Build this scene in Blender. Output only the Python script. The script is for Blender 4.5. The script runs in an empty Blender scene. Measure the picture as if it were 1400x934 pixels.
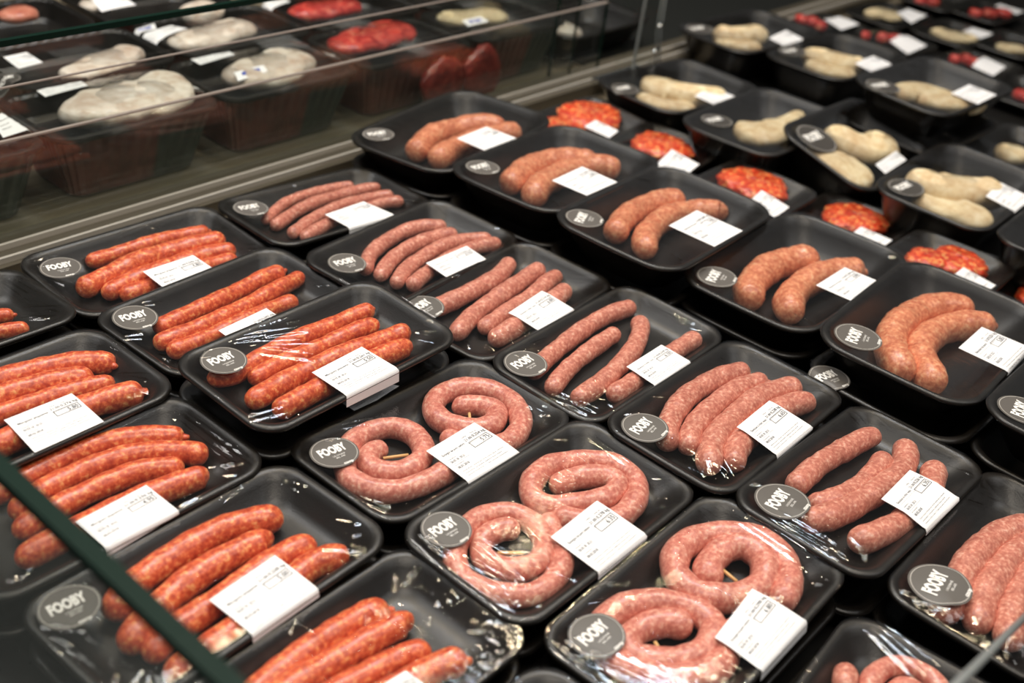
import bpy, math, random
import numpy as np
from mathutils import Vector, Matrix

# measured layout, metres; X along the rail, Y towards the rail, Z up from the rims
CLASSES={"A": [0.22, 0.1267, 0.0233, 0.0008, 0.024, 0.018], "C": [0.2203, 0.1247, 0.0238, 0.0002, 0.027, 0.02], "D": [0.243, 0.1619, 0.0331, 0.0043, 0.045, 0.036], "P": [0.18, 0.1302, 0.0245, 0.001, 0.024, 0.018], "K": [0.2436, 0.1567, 0.0323, 0.0028, 0.052, 0.04], "G": [0.215, 0.142, 0.025, 0.001, 0.086, 0.03]}
CAM={"loc": [0, 0, 0.55244], "R": [0.650511, -0.749625, 0.122056], "U": [0.3436, 0.433789, 0.832926], "F": [0.677329, 0.499889, -0.539756], "f": 1522.172}
TRAYS={"S1": ["A", [0.5465, 0.4653, -0.0021], [[0.99964, 0.01051, 0.02461], [-0.01096, 0.99978, 0.01805], [-0.02442, -0.01831, 0.99953]]],
 "S2": ["A", [0.5446, 0.3385, 0.0001], [[0.9999, 0.01344, -0.00537], [-0.0135, 0.99985, -0.0111], [0.00522, 0.01117, 0.99992]]],
 "S3": ["A", [0.5496, 0.2107, -0.0021], [[0.99911, 0.01313, -0.0402], [-0.01145, 0.99907, 0.04167], [0.04071, -0.04118, 0.99832]]],
 "V3": ["A", [0.7584, 0.3166, 0.0051], [[0.99988, 0.00041, 0.0156], [-0.00033, 0.99999, -0.00515], [-0.0156, 0.00515, 0.99986]]],
 "V4": ["A", [0.759, 0.1882, 0.0052], [[0.99883, 0.04227, 0.02334], [-0.04279, 0.99884, 0.02201], [-0.02239, -0.02299, 0.99949]]],
 "V1": ["A", [0.7604, 0.446, 0.0004], [[0.99982, 0.00462, -0.01865], [-0.00488, 0.99989, -0.01377], [0.01858, 0.01386, 0.99973]]],
 "V2": ["A", [0.7602, 0.5765, -0.006], [[0.99866, -0.05008, -0.01307], [0.05004, 0.99874, -0.00299], [0.0132, 0.00234, 0.99991]]],
 "V0": ["A", [0.7535, 0.6961, -0.003], [[0.99657, -0.08204, 0.01086], [0.08231, 0.99626, -0.02646], [-0.00865, 0.02726, 0.99959]]],
 "C3": ["C", [0.5285, 0.5848, 0.0239], [[0.99992, -0.01197, 0.00516], [0.01214, 0.99934, -0.03414], [-0.00475, 0.0342, 0.9994]]],
 "C1": ["C", [0.5387, 0.8476, -0.0102], [[0.99969, -0.0082, 0.02368], [0.00947, 0.99848, -0.05428], [-0.0232, 0.05449, 0.99824]]],
 "C2": ["C", [0.54, 0.7231, -0.006], [[0.99664, -0.0765, 0.02926], [0.07779, 0.99591, -0.04589], [-0.02563, 0.04801, 0.99852]]],
 "L1": ["C", [0.3084, 0.6865, 0.0094], [[0.99956, -0.02561, 0.01483], [0.02571, 0.99965, -0.00684], [-0.01465, 0.00722, 0.99987]]],
 "L2": ["C", [0.3088, 0.5744, 0.0034], [[0.99999, 0.00353, 0.00334], [-0.00361, 0.99972, 0.02346], [-0.00325, -0.02348, 0.99972]]],
 "L3": ["C", [0.3211, 0.4534, 0.0008], [[0.99966, -0.023, -0.01261], [0.02335, 0.99933, 0.02835], [0.01195, -0.02864, 0.99952]]],
 "L4": ["C", [0.3324, 0.332, -0.0041], [[0.99998, -0.00014, 0.0057], [6e-05, 0.9999, 0.0143], [-0.0057, -0.0143, 0.99988]]],
 "D4": ["D", [1.0246, 0.3971, 0.0191], [[0.99879, 0.02915, -0.03963], [-0.02803, 0.9992, 0.02842], [0.04043, -0.02728, 0.99881]]],
 "D5": ["D", [1.014, 0.2399, 0.0286], [[0.99966, -0.02098, -0.0157], [0.02087, 0.99976, -0.00721], [0.01585, 0.00688, 0.99985]]],
 "D3": ["D", [0.9881, 0.545, 0.0307], [[0.99904, -0.042, 0.01228], [0.04214, 0.99904, -0.01176], [-0.01177, 0.01227, 0.99986]]],
 "D2": ["D", [0.9886, 0.6993, 0.0296], [[0.99838, -0.0558, 0.01136], [0.05566, 0.99837, 0.01228], [-0.01202, -0.01163, 0.99986]]],
 "D1": ["D", [0.9789, 0.859, 0.0201], [[0.99374, -0.10575, -0.03611], [0.10708, 0.99355, 0.03723], [0.03194, -0.04086, 0.99865]]],
 "V9": ["A", [0.7543, 0.8356, -0.0089], [[0.99848, 0.03368, 0.04372], [-0.03405, 0.99939, 0.00763], [-0.04344, -0.00911, 0.99901]]],
 "C0": ["C", [0.3165, 0.8401, -0.0018], [[0.99988, -0.00761, 0.01331], [0.00687, 0.99847, 0.05479], [-0.0137, -0.05469, 0.99841]]],
 "VR": ["A", [0.7673, 0.0634, -0.0012], [[0.99996, 0.00822, 0.00359], [-0.00818, 0.9999, -0.01177], [-0.00369, 0.01174, 0.99992]]],
 "VQ": ["A", [0.5274, 0.0653, -0.0066], [[0.99845, -0.05527, -0.00716], [0.05541, 0.99824, 0.02096], [0.00599, -0.02132, 0.99975]]],
 "S4": ["A", [0.3224, 0.1932, -0.0029], [[0.99987, -0.01595, 0.00167], [0.01594, 0.99987, 0.00165], [-0.0017, -0.00162, 1.0]]],
 "D6": ["D", [1.0111, 0.0735, 0.0313], [[0.99879, 0.02934, 0.03935], [-0.03016, 0.99934, 0.02046], [-0.03873, -0.02162, 0.99902]]],
 "E5": ["D", [0.9959, 0.2267, -0.0032], [[0.99856, 0.05318, 0.0068], [-0.05323, 0.99855, 0.00747], [-0.00639, -0.00783, 0.99995]]],
 "P1": ["P", [1.2295, 0.8346, -0.023], [[0.9974, 0.06498, -0.03132], [-0.06614, 0.9971, -0.03774], [0.02877, 0.03972, 0.9988]]],
 "P2": ["P", [1.2422, 0.7223, -0.0253], [[0.99663, -0.08037, -0.01651], [0.08002, 0.99657, -0.02126], [0.01816, 0.01987, 0.99964]]],
 "P3": ["P", [1.2225, 0.5689, -0.0188], [[0.99994, -0.00185, -0.01034], [0.00155, 0.99958, -0.02898], [0.01039, 0.02896, 0.99953]]],
 "P4": ["P", [1.2751, 0.4524, -0.0325], [[0.9999, -0.01236, -0.00615], [0.0125, 0.99966, 0.02301], [0.00586, -0.02308, 0.99972]]],
 "P5": ["P", [1.2244, 0.3085, -0.0104], [[0.99996, 0.00634, 0.00558], [-0.00635, 0.99998, 0.00257], [-0.00556, -0.00261, 0.99998]]],
 "K1": ["K", [1.4386, 0.8211, -0.0009], [[0.99872, 0.04663, 0.01953], [-0.04646, 0.99888, -0.00912], [-0.01993, 0.0082, 0.99977]]],
 "K2": ["K", [1.4106, 0.654, 0.0081], [[0.99986, 0.00864, -0.01453], [-0.00853, 0.99993, 0.0079], [0.0146, -0.00778, 0.99986]]],
 "K3": ["K", [1.4708, 0.5331, 0.0041], [[0.99969, 0.02468, 0.00238], [-0.02323, 0.96578, -0.25834], [-0.00867, 0.2582, 0.96605]]],
 "K4": ["K", [1.4339, 0.3732, 0.0143], [[0.99942, 0.00827, -0.03294], [-0.00887, 0.99979, -0.01824], [0.03278, 0.01852, 0.99929]]],
 "K6": ["K", [1.7669, 0.8913, 0.0103], [[0.99383, 0.1088, -0.02163], [-0.10872, 0.99406, 0.00461], [0.022, -0.00223, 0.99976]]],
 "K7": ["K", [1.7944, 0.735, 0.0097], [[0.99637, 0.08113, -0.02582], [-0.0805, 0.99645, 0.02472], [0.02774, -0.02255, 0.99936]]],
 "K8": ["K", [1.6668, 0.5228, 0.0541], [[0.9956, 0.09265, -0.0141], [-0.09295, 0.99543, -0.02194], [0.01201, 0.02315, 0.99966]]],
 "K9": ["C", [1.7615, 0.4066, -0.0312], [[0.98843, 0.14888, -0.02895], [-0.14869, 0.98884, 0.00886], [0.02994, -0.00445, 0.99954]]],
 "K0": ["K", [1.4087, 0.2078, 0.0187], [[0.99965, 0.00698, 0.0254], [-0.00705, 0.99997, 0.00258], [-0.02538, -0.00276, 0.99967]]],
 "B1": ["P", [2.0821, 0.8897, -0.033], [[0.9982, 0.05996, 0.0], [-0.05996, 0.9982, 0.0], [0.0, 0.0, 1.0]]],
 "B2": ["P", [2.3084, 0.864, -0.033], [[0.9982, 0.05996, 0.0], [-0.05996, 0.9982, 0.0], [0.0, 0.0, 1.0]]],
 "B3": ["P", [2.1108, 0.7702, -0.033], [[0.9982, 0.05996, 0.0], [-0.05996, 0.9982, 0.0], [0.0, 0.0, 1.0]]],
 "B4": ["P", [2.3266, 0.7266, -0.033], [[0.9982, 0.05996, 0.0], [-0.05996, 0.9982, 0.0], [0.0, 0.0, 1.0]]],
 "B5": ["P", [2.1478, 0.6144, -0.033], [[0.9982, 0.05996, 0.0], [-0.05996, 0.9982, 0.0], [0.0, 0.0, 1.0]]],
 "B6": ["P", [2.5548, 0.8577, -0.033], [[0.9982, 0.05996, 0.0], [-0.05996, 0.9982, 0.0], [0.0, 0.0, 1.0]]],
 "B7": ["P", [2.5779, 0.7554, -0.033], [[0.9982, 0.05996, 0.0], [-0.05996, 0.9982, 0.0], [0.0, 0.0, 1.0]]],
 "B8": ["P", [2.376, 0.6261, -0.033], [[0.9982, 0.05996, 0.0], [-0.05996, 0.9982, 0.0], [0.0, 0.0, 1.0]]],
 "B9": ["P", [2.0888, 0.4978, -0.033], [[0.9982, 0.05996, 0.0], [-0.05996, 0.9982, 0.0], [0.0, 0.0, 1.0]]],
 "P6": ["P", [1.2772, 0.1877, -0.03], [[1.0, 0.0, 0.0], [0.0, 1.0, 0.0], [0.0, 0.0, 1.0]]],
 "G0": ["G", [0.445, 1.115, 0.03], [[1.0, 0.0, 0.0], [0.0, 1.0, 0.0], [0.0, 0.0, 1.0]]],
 "G1": ["G", [0.668, 1.115, 0.03], [[1.0, 0.0, 0.0], [0.0, 1.0, 0.0], [0.0, 0.0, 1.0]]],
 "G2": ["G", [0.892, 1.115, 0.03], [[1.0, 0.0, 0.0], [0.0, 1.0, 0.0], [0.0, 0.0, 1.0]]],
 "G3": ["G", [1.116, 1.115, 0.03], [[1.0, 0.0, 0.0], [0.0, 1.0, 0.0], [0.0, 0.0, 1.0]]],
 "G7": ["G", [1.34, 1.115, 0.03], [[1.0, 0.0, 0.0], [0.0, 1.0, 0.0], [0.0, 0.0, 1.0]]],
 "GB": ["K", [1.565, 1.115, 0.0], [[1.0, 0.0, 0.0], [0.0, 1.0, 0.0], [0.0, 0.0, 1.0]]],
 "G4": ["G", [0.715, 1.268, 0.03], [[1.0, 0.0, 0.0], [0.0, 1.0, 0.0], [0.0, 0.0, 1.0]]],
 "G5": ["G", [0.94, 1.268, 0.03], [[1.0, 0.0, 0.0], [0.0, 1.0, 0.0], [0.0, 0.0, 1.0]]],
 "G6": ["G", [1.165, 1.268, 0.03], [[1.0, 0.0, 0.0], [0.0, 1.0, 0.0], [0.0, 0.0, 1.0]]],
 "G8": ["G", [0.7, 1.425, 0.03], [[1.0, 0.0, 0.0], [0.0, 1.0, 0.0], [0.0, 0.0, 1.0]]],
 "G9": ["G", [0.925, 1.425, 0.03], [[1.0, 0.0, 0.0], [0.0, 1.0, 0.0], [0.0, 0.0, 1.0]]],
 "GD": ["G", [1.39, 1.268, 0.03], [[1.0, 0.0, 0.0], [0.0, 1.0, 0.0], [0.0, 0.0, 1.0]]]}
SAUSAGES=[["C3", "red", 0.0084, [[-0.0912, 0.0344], [-0.0735, 0.0265], [-0.0446, 0.0305], [-0.0075, 0.0337], [0.0306, 0.0327], [0.0652, 0.0316], [0.0873, 0.0294]],
0], ["C3", "red", 0.0084, [[-0.0669, 0.0115], [-0.0288, 0.0142], [0.0213, 0.0133], [0.055, 0.0118], [0.0748, 0.0089]],
0], ["C3", "red", 0.0096, [[-0.088, -0.0121], [-0.0473, -0.0077], [-0.0028, -0.0077], [0.0467, -0.0115], [0.0795, -0.0154], [0.0877, -0.0188]],
0], ["C3", "red", 0.0095, [[-0.0787, -0.0341], [-0.0437, -0.0316], [-0.0052, -0.0302], [0.0346, -0.0299], [0.0657, -0.0321], [0.0729, -0.0363]],
0], ["C2", "red", 0.0087, [[-0.0684, 0.0234], [-0.0206, 0.0242], [0.0294, 0.0273], [0.0685, 0.0297], [0.0925, 0.0274]],
0], ["C2", "red", 0.0086, [[-0.0832, 0.005], [-0.0401, 0.0012], [0.0074, 0.0027], [0.0528, 0.0056], [0.0867, 0.0084], [0.102, 0.0112]],
0], ["C2", "red", 0.0084, [[-0.0824, -0.0115], [-0.0532, -0.0143], [-0.0084, -0.015], [0.0401, -0.0151], [0.0664, -0.0179]],
0], ["C1", "red", 0.0079, [[-0.0471, 0.038], [-0.0041, 0.0375], [0.0435, 0.0356], [0.0782, 0.0302], [0.089, 0.0269]],
0], ["C1", "red", 0.0108, [[-0.0818, -0.0045], [-0.0444, 0.0025], [0.001, 0.0098], [0.049, 0.0081], [0.0887, 0.0004]],
0], ["C1", "red", 0.0097, [[-0.0666, -0.0211], [-0.0335, -0.0153], [0.0094, -0.0127], [0.0531, -0.0124], [0.0859, -0.0206]],
0], ["C1", "red", 0.0086, [[-0.0549, -0.0306], [-0.0269, -0.031], [0.0153, -0.03], [0.0457, -0.0308], [0.0778, -0.0331]],
0], ["C0", "red", 0.0068, [[0.0271, 0.0035], [0.0508, 0.0042], [0.0644, 0.003], [0.0742, -0.0036]],
0], ["C0", "red", 0.0067, [[0.0149, -0.0206], [0.0378, -0.0203], [0.0582, -0.0261], [0.0721, -0.0321]],
0], ["L1", "red", 0.0102, [[-0.0077, 0.0488], [0.016, 0.0452], [0.0366, 0.0424], [0.0666, 0.0349], [0.0887, 0.0209], [0.0943, 0.009]],
0], ["L1", "red", 0.01, [[-0.0184, 0.0293], [0.0055, 0.027], [0.0256, 0.024], [0.0554, 0.0171], [0.0743, 0.0064]],
0], ["L1", "red", 0.0087, [[-0.0262, 0.008], [-0.0048, 0.0092], [0.0152, 0.0069], [0.0454, 0.0016], [0.0753, -0.0064], [0.0824, -0.0103]],
0], ["L1", "red", 0.0109, [[-0.0366, -0.0257], [-0.0169, -0.0264], [0.0181, -0.0246], [0.047, -0.0248], [0.0758, -0.0307], [0.0907, -0.037]],
0], ["L2", "red", 0.0094, [[-0.0556, 0.0432], [-0.0431, 0.0474], [-0.0233, 0.0511], [0.0115, 0.0535], [0.0458, 0.0455], [0.0753, 0.0278], [0.0863, 0.0175]],
0], ["L2", "red", 0.0093, [[-0.0536, 0.0182], [-0.0212, 0.0292], [0.0167, 0.0305], [0.0501, 0.021], [0.0767, -0.0006], [0.0838, -0.0144]],
0], ["L2", "red", 0.0091, [[-0.0615, 0.0], [-0.0344, 0.0063], [0.003, 0.0081], [0.0382, 0.0029], [0.0651, -0.0127]],
0], ["L2", "red", 0.0101, [[-0.0737, -0.0249], [-0.0512, -0.0234], [-0.0258, -0.0243], [0.0022, -0.0231], [0.039, -0.0255], [0.0659, -0.0306], [0.0718, -0.034]],
0], ["L3", "red", 0.0107, [[-0.0663, 0.0193], [-0.0425, 0.0329], [-0.0087, 0.0372], [0.0336, 0.0351], [0.0601, 0.0245], [0.072, 0.0144]],
0], ["L3", "red", 0.0104, [[-0.0755, -0.011], [-0.0515, 0.003], [-0.0175, 0.0109], [0.0149, 0.0113], [0.0453, 0.0068], [0.0501, 0.0013]],
0], ["L3", "red", 0.0099, [[-0.0702, -0.0262], [-0.0506, -0.0175], [-0.0173, -0.0162], [0.028, -0.014], [0.0577, -0.0147], [0.072, -0.0203]],
0], ["L3", "red", 0.0103, [[-0.0724, -0.0477], [-0.047, -0.0445], [-0.0181, -0.0439], [0.02, -0.0395], [0.0526, -0.0339], [0.0726, -0.0411], [0.0783, -0.0468]],
0], ["L4", "red", 0.0098, [[-0.0612, 0.035], [-0.0422, 0.0352], [-0.0133, 0.0367], [0.0249, 0.037], [0.0492, 0.0342], [0.0611, 0.0272]],
0], ["L4", "red", 0.0098, [[-0.0495, 0.0212], [-0.0296, 0.0219], [0.0032, 0.0198], [0.037, 0.0163], [0.0584, 0.0125], [0.0625, 0.0066]],
0], ["L4", "red", 0.0087, [[-0.0351, 0.0035], [-0.0161, 0.0024], [0.0153, -0.0022], [0.0416, -0.0071], [0.0571, -0.0159]],
0], ["L4", "red", 0.0103, [[-0.0156, -0.022], [0.0037, -0.0236], [0.0355, -0.0268], [0.0545, -0.0307], [0.0667, -0.0393]],
0], ["V9", "pale", 0.0063, [[-0.074, 0.0151], [-0.029, 0.0385], [0.0181, 0.0468], [0.0559, 0.0453], [0.0731, 0.0398]],
0], ["V9", "pale", 0.0071, [[-0.0744, -0.002], [-0.0301, 0.0158], [0.0178, 0.025], [0.0679, 0.0252], [0.0961, 0.0191]],
0], ["V9", "pale", 0.007, [[-0.0713, -0.0268], [-0.0255, -0.0076], [0.0198, 0.0021], [0.0709, 0.0032], [0.0953, -0.0049]],
0], ["V9", "pale", 0.007, [[-0.0646, -0.0385], [-0.0254, -0.028], [0.0234, -0.0184], [0.0685, -0.0162], [0.094, -0.023]],
0], ["V0", "pale", 0.0082, [[-0.0671, 0.01], [-0.0326, 0.0317], [0.0094, 0.0406], [0.0457, 0.0378], [0.0767, 0.0206]],
0], ["V0", "pale", 0.0082, [[-0.0643, -0.006], [-0.0259, 0.0094], [0.0188, 0.0148], [0.0543, 0.0108], [0.073, 0.0023]],
0], ["V0", "pale", 0.0081, [[-0.0634, -0.0269], [-0.0233, -0.0113], [0.0256, -0.0062], [0.067, -0.0126], [0.0942, -0.0299]],
0], ["V0", "pale", 0.0081, [[-0.054, -0.0393], [-0.0208, -0.0318], [0.0239, -0.0273], [0.0649, -0.0308], [0.0948, -0.0411]],
0], ["V2", "pale", 0.0096, [[-0.0664, 0.0398], [-0.0173, 0.0352], [0.0302, 0.0362], [0.0686, 0.0468]],
0], ["V2", "pale", 0.0095, [[-0.0857, -0.0061], [-0.041, 0.0061], [0.0151, 0.0115], [0.0613, 0.0161], [0.0845, 0.017]],
0], ["V2", "pale", 0.0088, [[-0.057, -0.0149], [-0.0279, -0.0137], [0.0279, -0.0096], [0.0678, -0.0044], [0.0871, -0.0043]],
0], ["V2", "pale", 0.0101, [[-0.0662, -0.0355], [-0.0375, -0.036], [0.0117, -0.0339], [0.0488, -0.0305], [0.0686, -0.0268]],
0], ["V1", "pale", 0.0089, [[-0.085, 0.0272], [-0.0528, 0.0343], [-0.0001, 0.0422], [0.0509, 0.0432], [0.0895, 0.0373]],
0], ["V1", "pale", 0.0086, [[-0.0888, 0.0008], [-0.049, 0.0115], [-0.0018, 0.0174], [0.0381, 0.0201]],
0], ["V1", "pale", 0.0093, [[-0.0832, -0.0228], [-0.033, -0.0207], [0.0201, -0.0104], [0.0575, 0.0062], [0.0707, 0.0198]],
0], ["V1", "pale", 0.0093, [[-0.0537, -0.0405], [-0.0149, -0.0402], [0.0397, -0.0372], [0.0772, -0.0368], [0.0939, -0.0376]],
0], ["V3", "pale", 0.0104, [[-0.0802, 0.0092], [-0.0534, 0.0268], [-0.0088, 0.0384], [0.0361, 0.0376], [0.066, 0.0303], [0.077, 0.023]],
0], ["V3", "pale", 0.0103, [[-0.0725, -0.0054], [-0.0466, 0.0075], [-0.0068, 0.0148], [0.0405, 0.0149], [0.0691, 0.0089], [0.0769, 0.0029]],
0], ["V3", "pale", 0.0114, [[-0.0822, -0.0315], [-0.0518, -0.0156], [-0.0125, -0.0077], [0.0395, -0.0059], [0.0777, -0.013], [0.093, -0.0231]],
0], ["V3", "pale", 0.0113, [[-0.0623, -0.0437], [-0.0402, -0.0323], [-0.0008, -0.0264], [0.038, -0.027], [0.069, -0.034], [0.0817, -0.0433]],
0], ["V4", "pale", 0.01, [[-0.0482, 0.0375], [-0.0033, 0.0396], [0.0347, 0.0373], [0.0704, 0.0326], [0.0831, 0.0254]],
0], ["V4", "pale", 0.0097, [[-0.0552, 0.0177], [-0.0304, 0.0068], [0.006, 0.0024], [0.0427, 0.0053], [0.0598, 0.0108]],
0], ["V4", "pale", 0.0109, [[-0.0817, 0.0094], [-0.048, -0.0025], [0.0003, -0.0104], [0.0454, -0.0117], [0.0736, -0.0036], [0.0896, 0.0077]],
0], ["V4", "pale", 0.0108, [[-0.0718, -0.0283], [-0.0471, -0.0365], [-0.0112, -0.0425], [0.0343, -0.0419], [0.0676, -0.0317], [0.0802, -0.0239]],
0], ["VR", "pale", 0.012, [[-0.0923, 0.014], [-0.0782, 0.0207], [-0.0483, 0.0242], [-0.0054, 0.0263], [0.0316, 0.022], [0.0574, 0.0109], [0.0727, -0.0022]],
0], ["VR", "pale", 0.0119, [[-0.084, -0.005], [-0.0575, 0.0026], [-0.0228, 0.006], [0.0141, 0.0048], [0.0456, -0.0023], [0.0642, -0.0112]],
0], ["VR", "pale", 0.0117, [[-0.0823, -0.0292], [-0.0651, -0.0215], [-0.0368, -0.0153], [-0.0051, -0.013], [0.0261, -0.0151], [0.0509, -0.0217]],
0], ["VQ", "pale", 0.0086, [[0.0401, 0.0363], [0.0515, 0.0402], [0.0642, 0.0443]],
0], ["VQ", "coil", 0.0074, [[0.0597, 0.0119], [0.0748, 0.0071], [0.0757, -0.0032], [0.0605, -0.0049], [0.046, 0.0065], [0.0456, 0.0182], [0.0616, 0.0261], [0.08, 0.024], [0.0936, 0.0142], [0.098, 0.001], [0.0922, -0.0117], [0.0795, -0.0188]],
0], ["D4", "tan", 0.017, [[-0.077, 0.0081], [-0.049, 0.025], [-0.0035, 0.0333], [0.0365, 0.0264], [0.0637, 0.0073]],
0], ["D4", "tan", 0.0161, [[-0.0662, -0.0372], [-0.0423, -0.0183], [-0.0019, -0.0096], [0.0413, -0.0149], [0.0723, -0.0303], [0.0819, -0.0405]],
0], ["D5", "tan", 0.0161, [[-0.0795, -0.0106], [-0.0581, 0.0139], [-0.0197, 0.0319], [0.035, 0.0336], [0.0735, 0.0191], [0.0977, -0.0073]],
0], ["D5", "tan", 0.0153, [[-0.075, -0.0364], [-0.0498, -0.0162], [-0.0223, 0.0015], [0.0234, 0.0029], [0.0619, -0.0115], [0.086, -0.0347]],
0], ["D3", "tan", 0.0144, [[-0.0597, 0.0266], [-0.0236, 0.0401], [0.0261, 0.0467], [0.0684, 0.0382], [0.0853, 0.0221]],
0], ["D3", "tan", 0.0143, [[-0.0617, -0.0182], [-0.0325, 0.0026], [0.0194, 0.0135], [0.0657, 0.0075], [0.094, -0.0148], [0.0919, -0.0231]],
0], ["D2", "tan", 0.0159, [[-0.0646, 0.0242], [-0.006, 0.0401], [0.047, 0.0317], [0.0884, 0.0012]],
0], ["D2", "tan", 0.0157, [[-0.0701, -0.0149], [-0.0242, 0.0025], [0.035, 0.0043], [0.0771, -0.0133], [0.0829, -0.0349]],
0], ["D1", "tan", 0.0153, [[-0.0617, 0.0144], [-0.0032, 0.03], [0.0492, 0.02], [0.0765, -0.0002], [0.0784, -0.0213]],
0], ["D1", "tan", 0.0151, [[-0.0608, -0.0164], [-0.0131, -0.0123], [0.0353, -0.0202], [0.0746, -0.0315], [0.0912, -0.0396]],
0], ["S1", "coil", 0.0094, [[-0.0394, 0.0153], [-0.0524, 0.0187], [-0.0642, 0.0115], [-0.0637, -0.0025], [-0.0509, -0.0121], [-0.0327, -0.0131], [-0.0175, -0.0032], [-0.0104, 0.0164], [-0.0176, 0.0342], [-0.0371, 0.0413], [-0.0564, 0.0384], [-0.074, 0.0266], [-0.0868, 0.0088], [-0.0848, -0.0111], [-0.0708, -0.0264], [-0.0452, -0.0344], [-0.0201, -0.0353], [-0.0034, -0.0279]],
0], ["S1", "coil", 0.0099, [[0.0428, 0.0228], [0.0604, 0.0117], [0.0663, -0.0058], [0.0495, -0.0165], [0.0316, -0.0091], [0.022, 0.0103], [0.028, 0.031], [0.0486, 0.041], [0.0738, 0.0336], [0.0898, 0.0138], [0.0869, -0.0107], [0.0686, -0.0327], [0.0446, -0.0414], [0.022, -0.0358], [0.0111, -0.0197], [0.0079, 0.0011]],
0], ["S2", "coil", 0.0088, [[-0.0296, 0.0085], [-0.0411, 0.0183], [-0.0584, 0.0194], [-0.0707, 0.0079], [-0.0681, -0.0088], [-0.0565, -0.0201], [-0.0384, -0.0208], [-0.0226, -0.0073], [-0.0169, 0.0096], [-0.0228, 0.0271], [-0.0404, 0.0367], [-0.0643, 0.0346], [-0.0867, 0.021], [-0.0965, 0.0007], [-0.0904, -0.0219], [-0.073, -0.0393], [-0.0493, -0.0412], [-0.0275, -0.0308], [-0.0151, -0.0137], [-0.0032, 0.0062]],
0], ["S2", "coil", 0.0095, [[0.0244, 0.0215], [0.0394, 0.0216], [0.0568, 0.0138], [0.0693, 0.0018], [0.0661, -0.0103], [0.0477, -0.0124], [0.0239, -0.0013], [0.0075, 0.0104], [0.0038, 0.0246], [0.0178, 0.0377], [0.0444, 0.041], [0.0698, 0.0281], [0.0855, 0.0091], [0.0842, -0.0118], [0.0685, -0.0277], [0.0418, -0.0329], [0.0193, -0.0247], [0.0077, -0.0094], [-0.0002, 0.0027]],
0], ["S3", "coil", 0.0104, [[-0.0229, -0.0078], [-0.0245, 0.0064], [-0.0422, 0.0182], [-0.0613, 0.0177], [-0.0667, 0.0041], [-0.0535, -0.0137], [-0.0309, -0.0234], [-0.0083, -0.0179], [-0.0034, 0.0015], [-0.0152, 0.0227], [-0.0358, 0.0377], [-0.0569, 0.0408], [-0.0737, 0.0287], [-0.0793, 0.0081], [-0.07, -0.0142], [-0.0528, -0.0315], [-0.03, -0.0374], [-0.0098, -0.031], [0.0103, -0.0277]],
0], ["S3", "coil", 0.011, [[0.0264, 0.0053], [0.0385, 0.0179], [0.0622, 0.0203], [0.0777, 0.0102], [0.0743, -0.0074], [0.056, -0.0183], [0.0351, -0.016], [0.0182, -0.0036], [0.0097, 0.0123], [0.0159, 0.031], [0.0356, 0.0431], [0.061, 0.0405], [0.0814, 0.0248], [0.0911, 0.0023], [0.0848, -0.0188], [0.067, -0.0324], [0.0422, -0.0392]],
0]]
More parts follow.
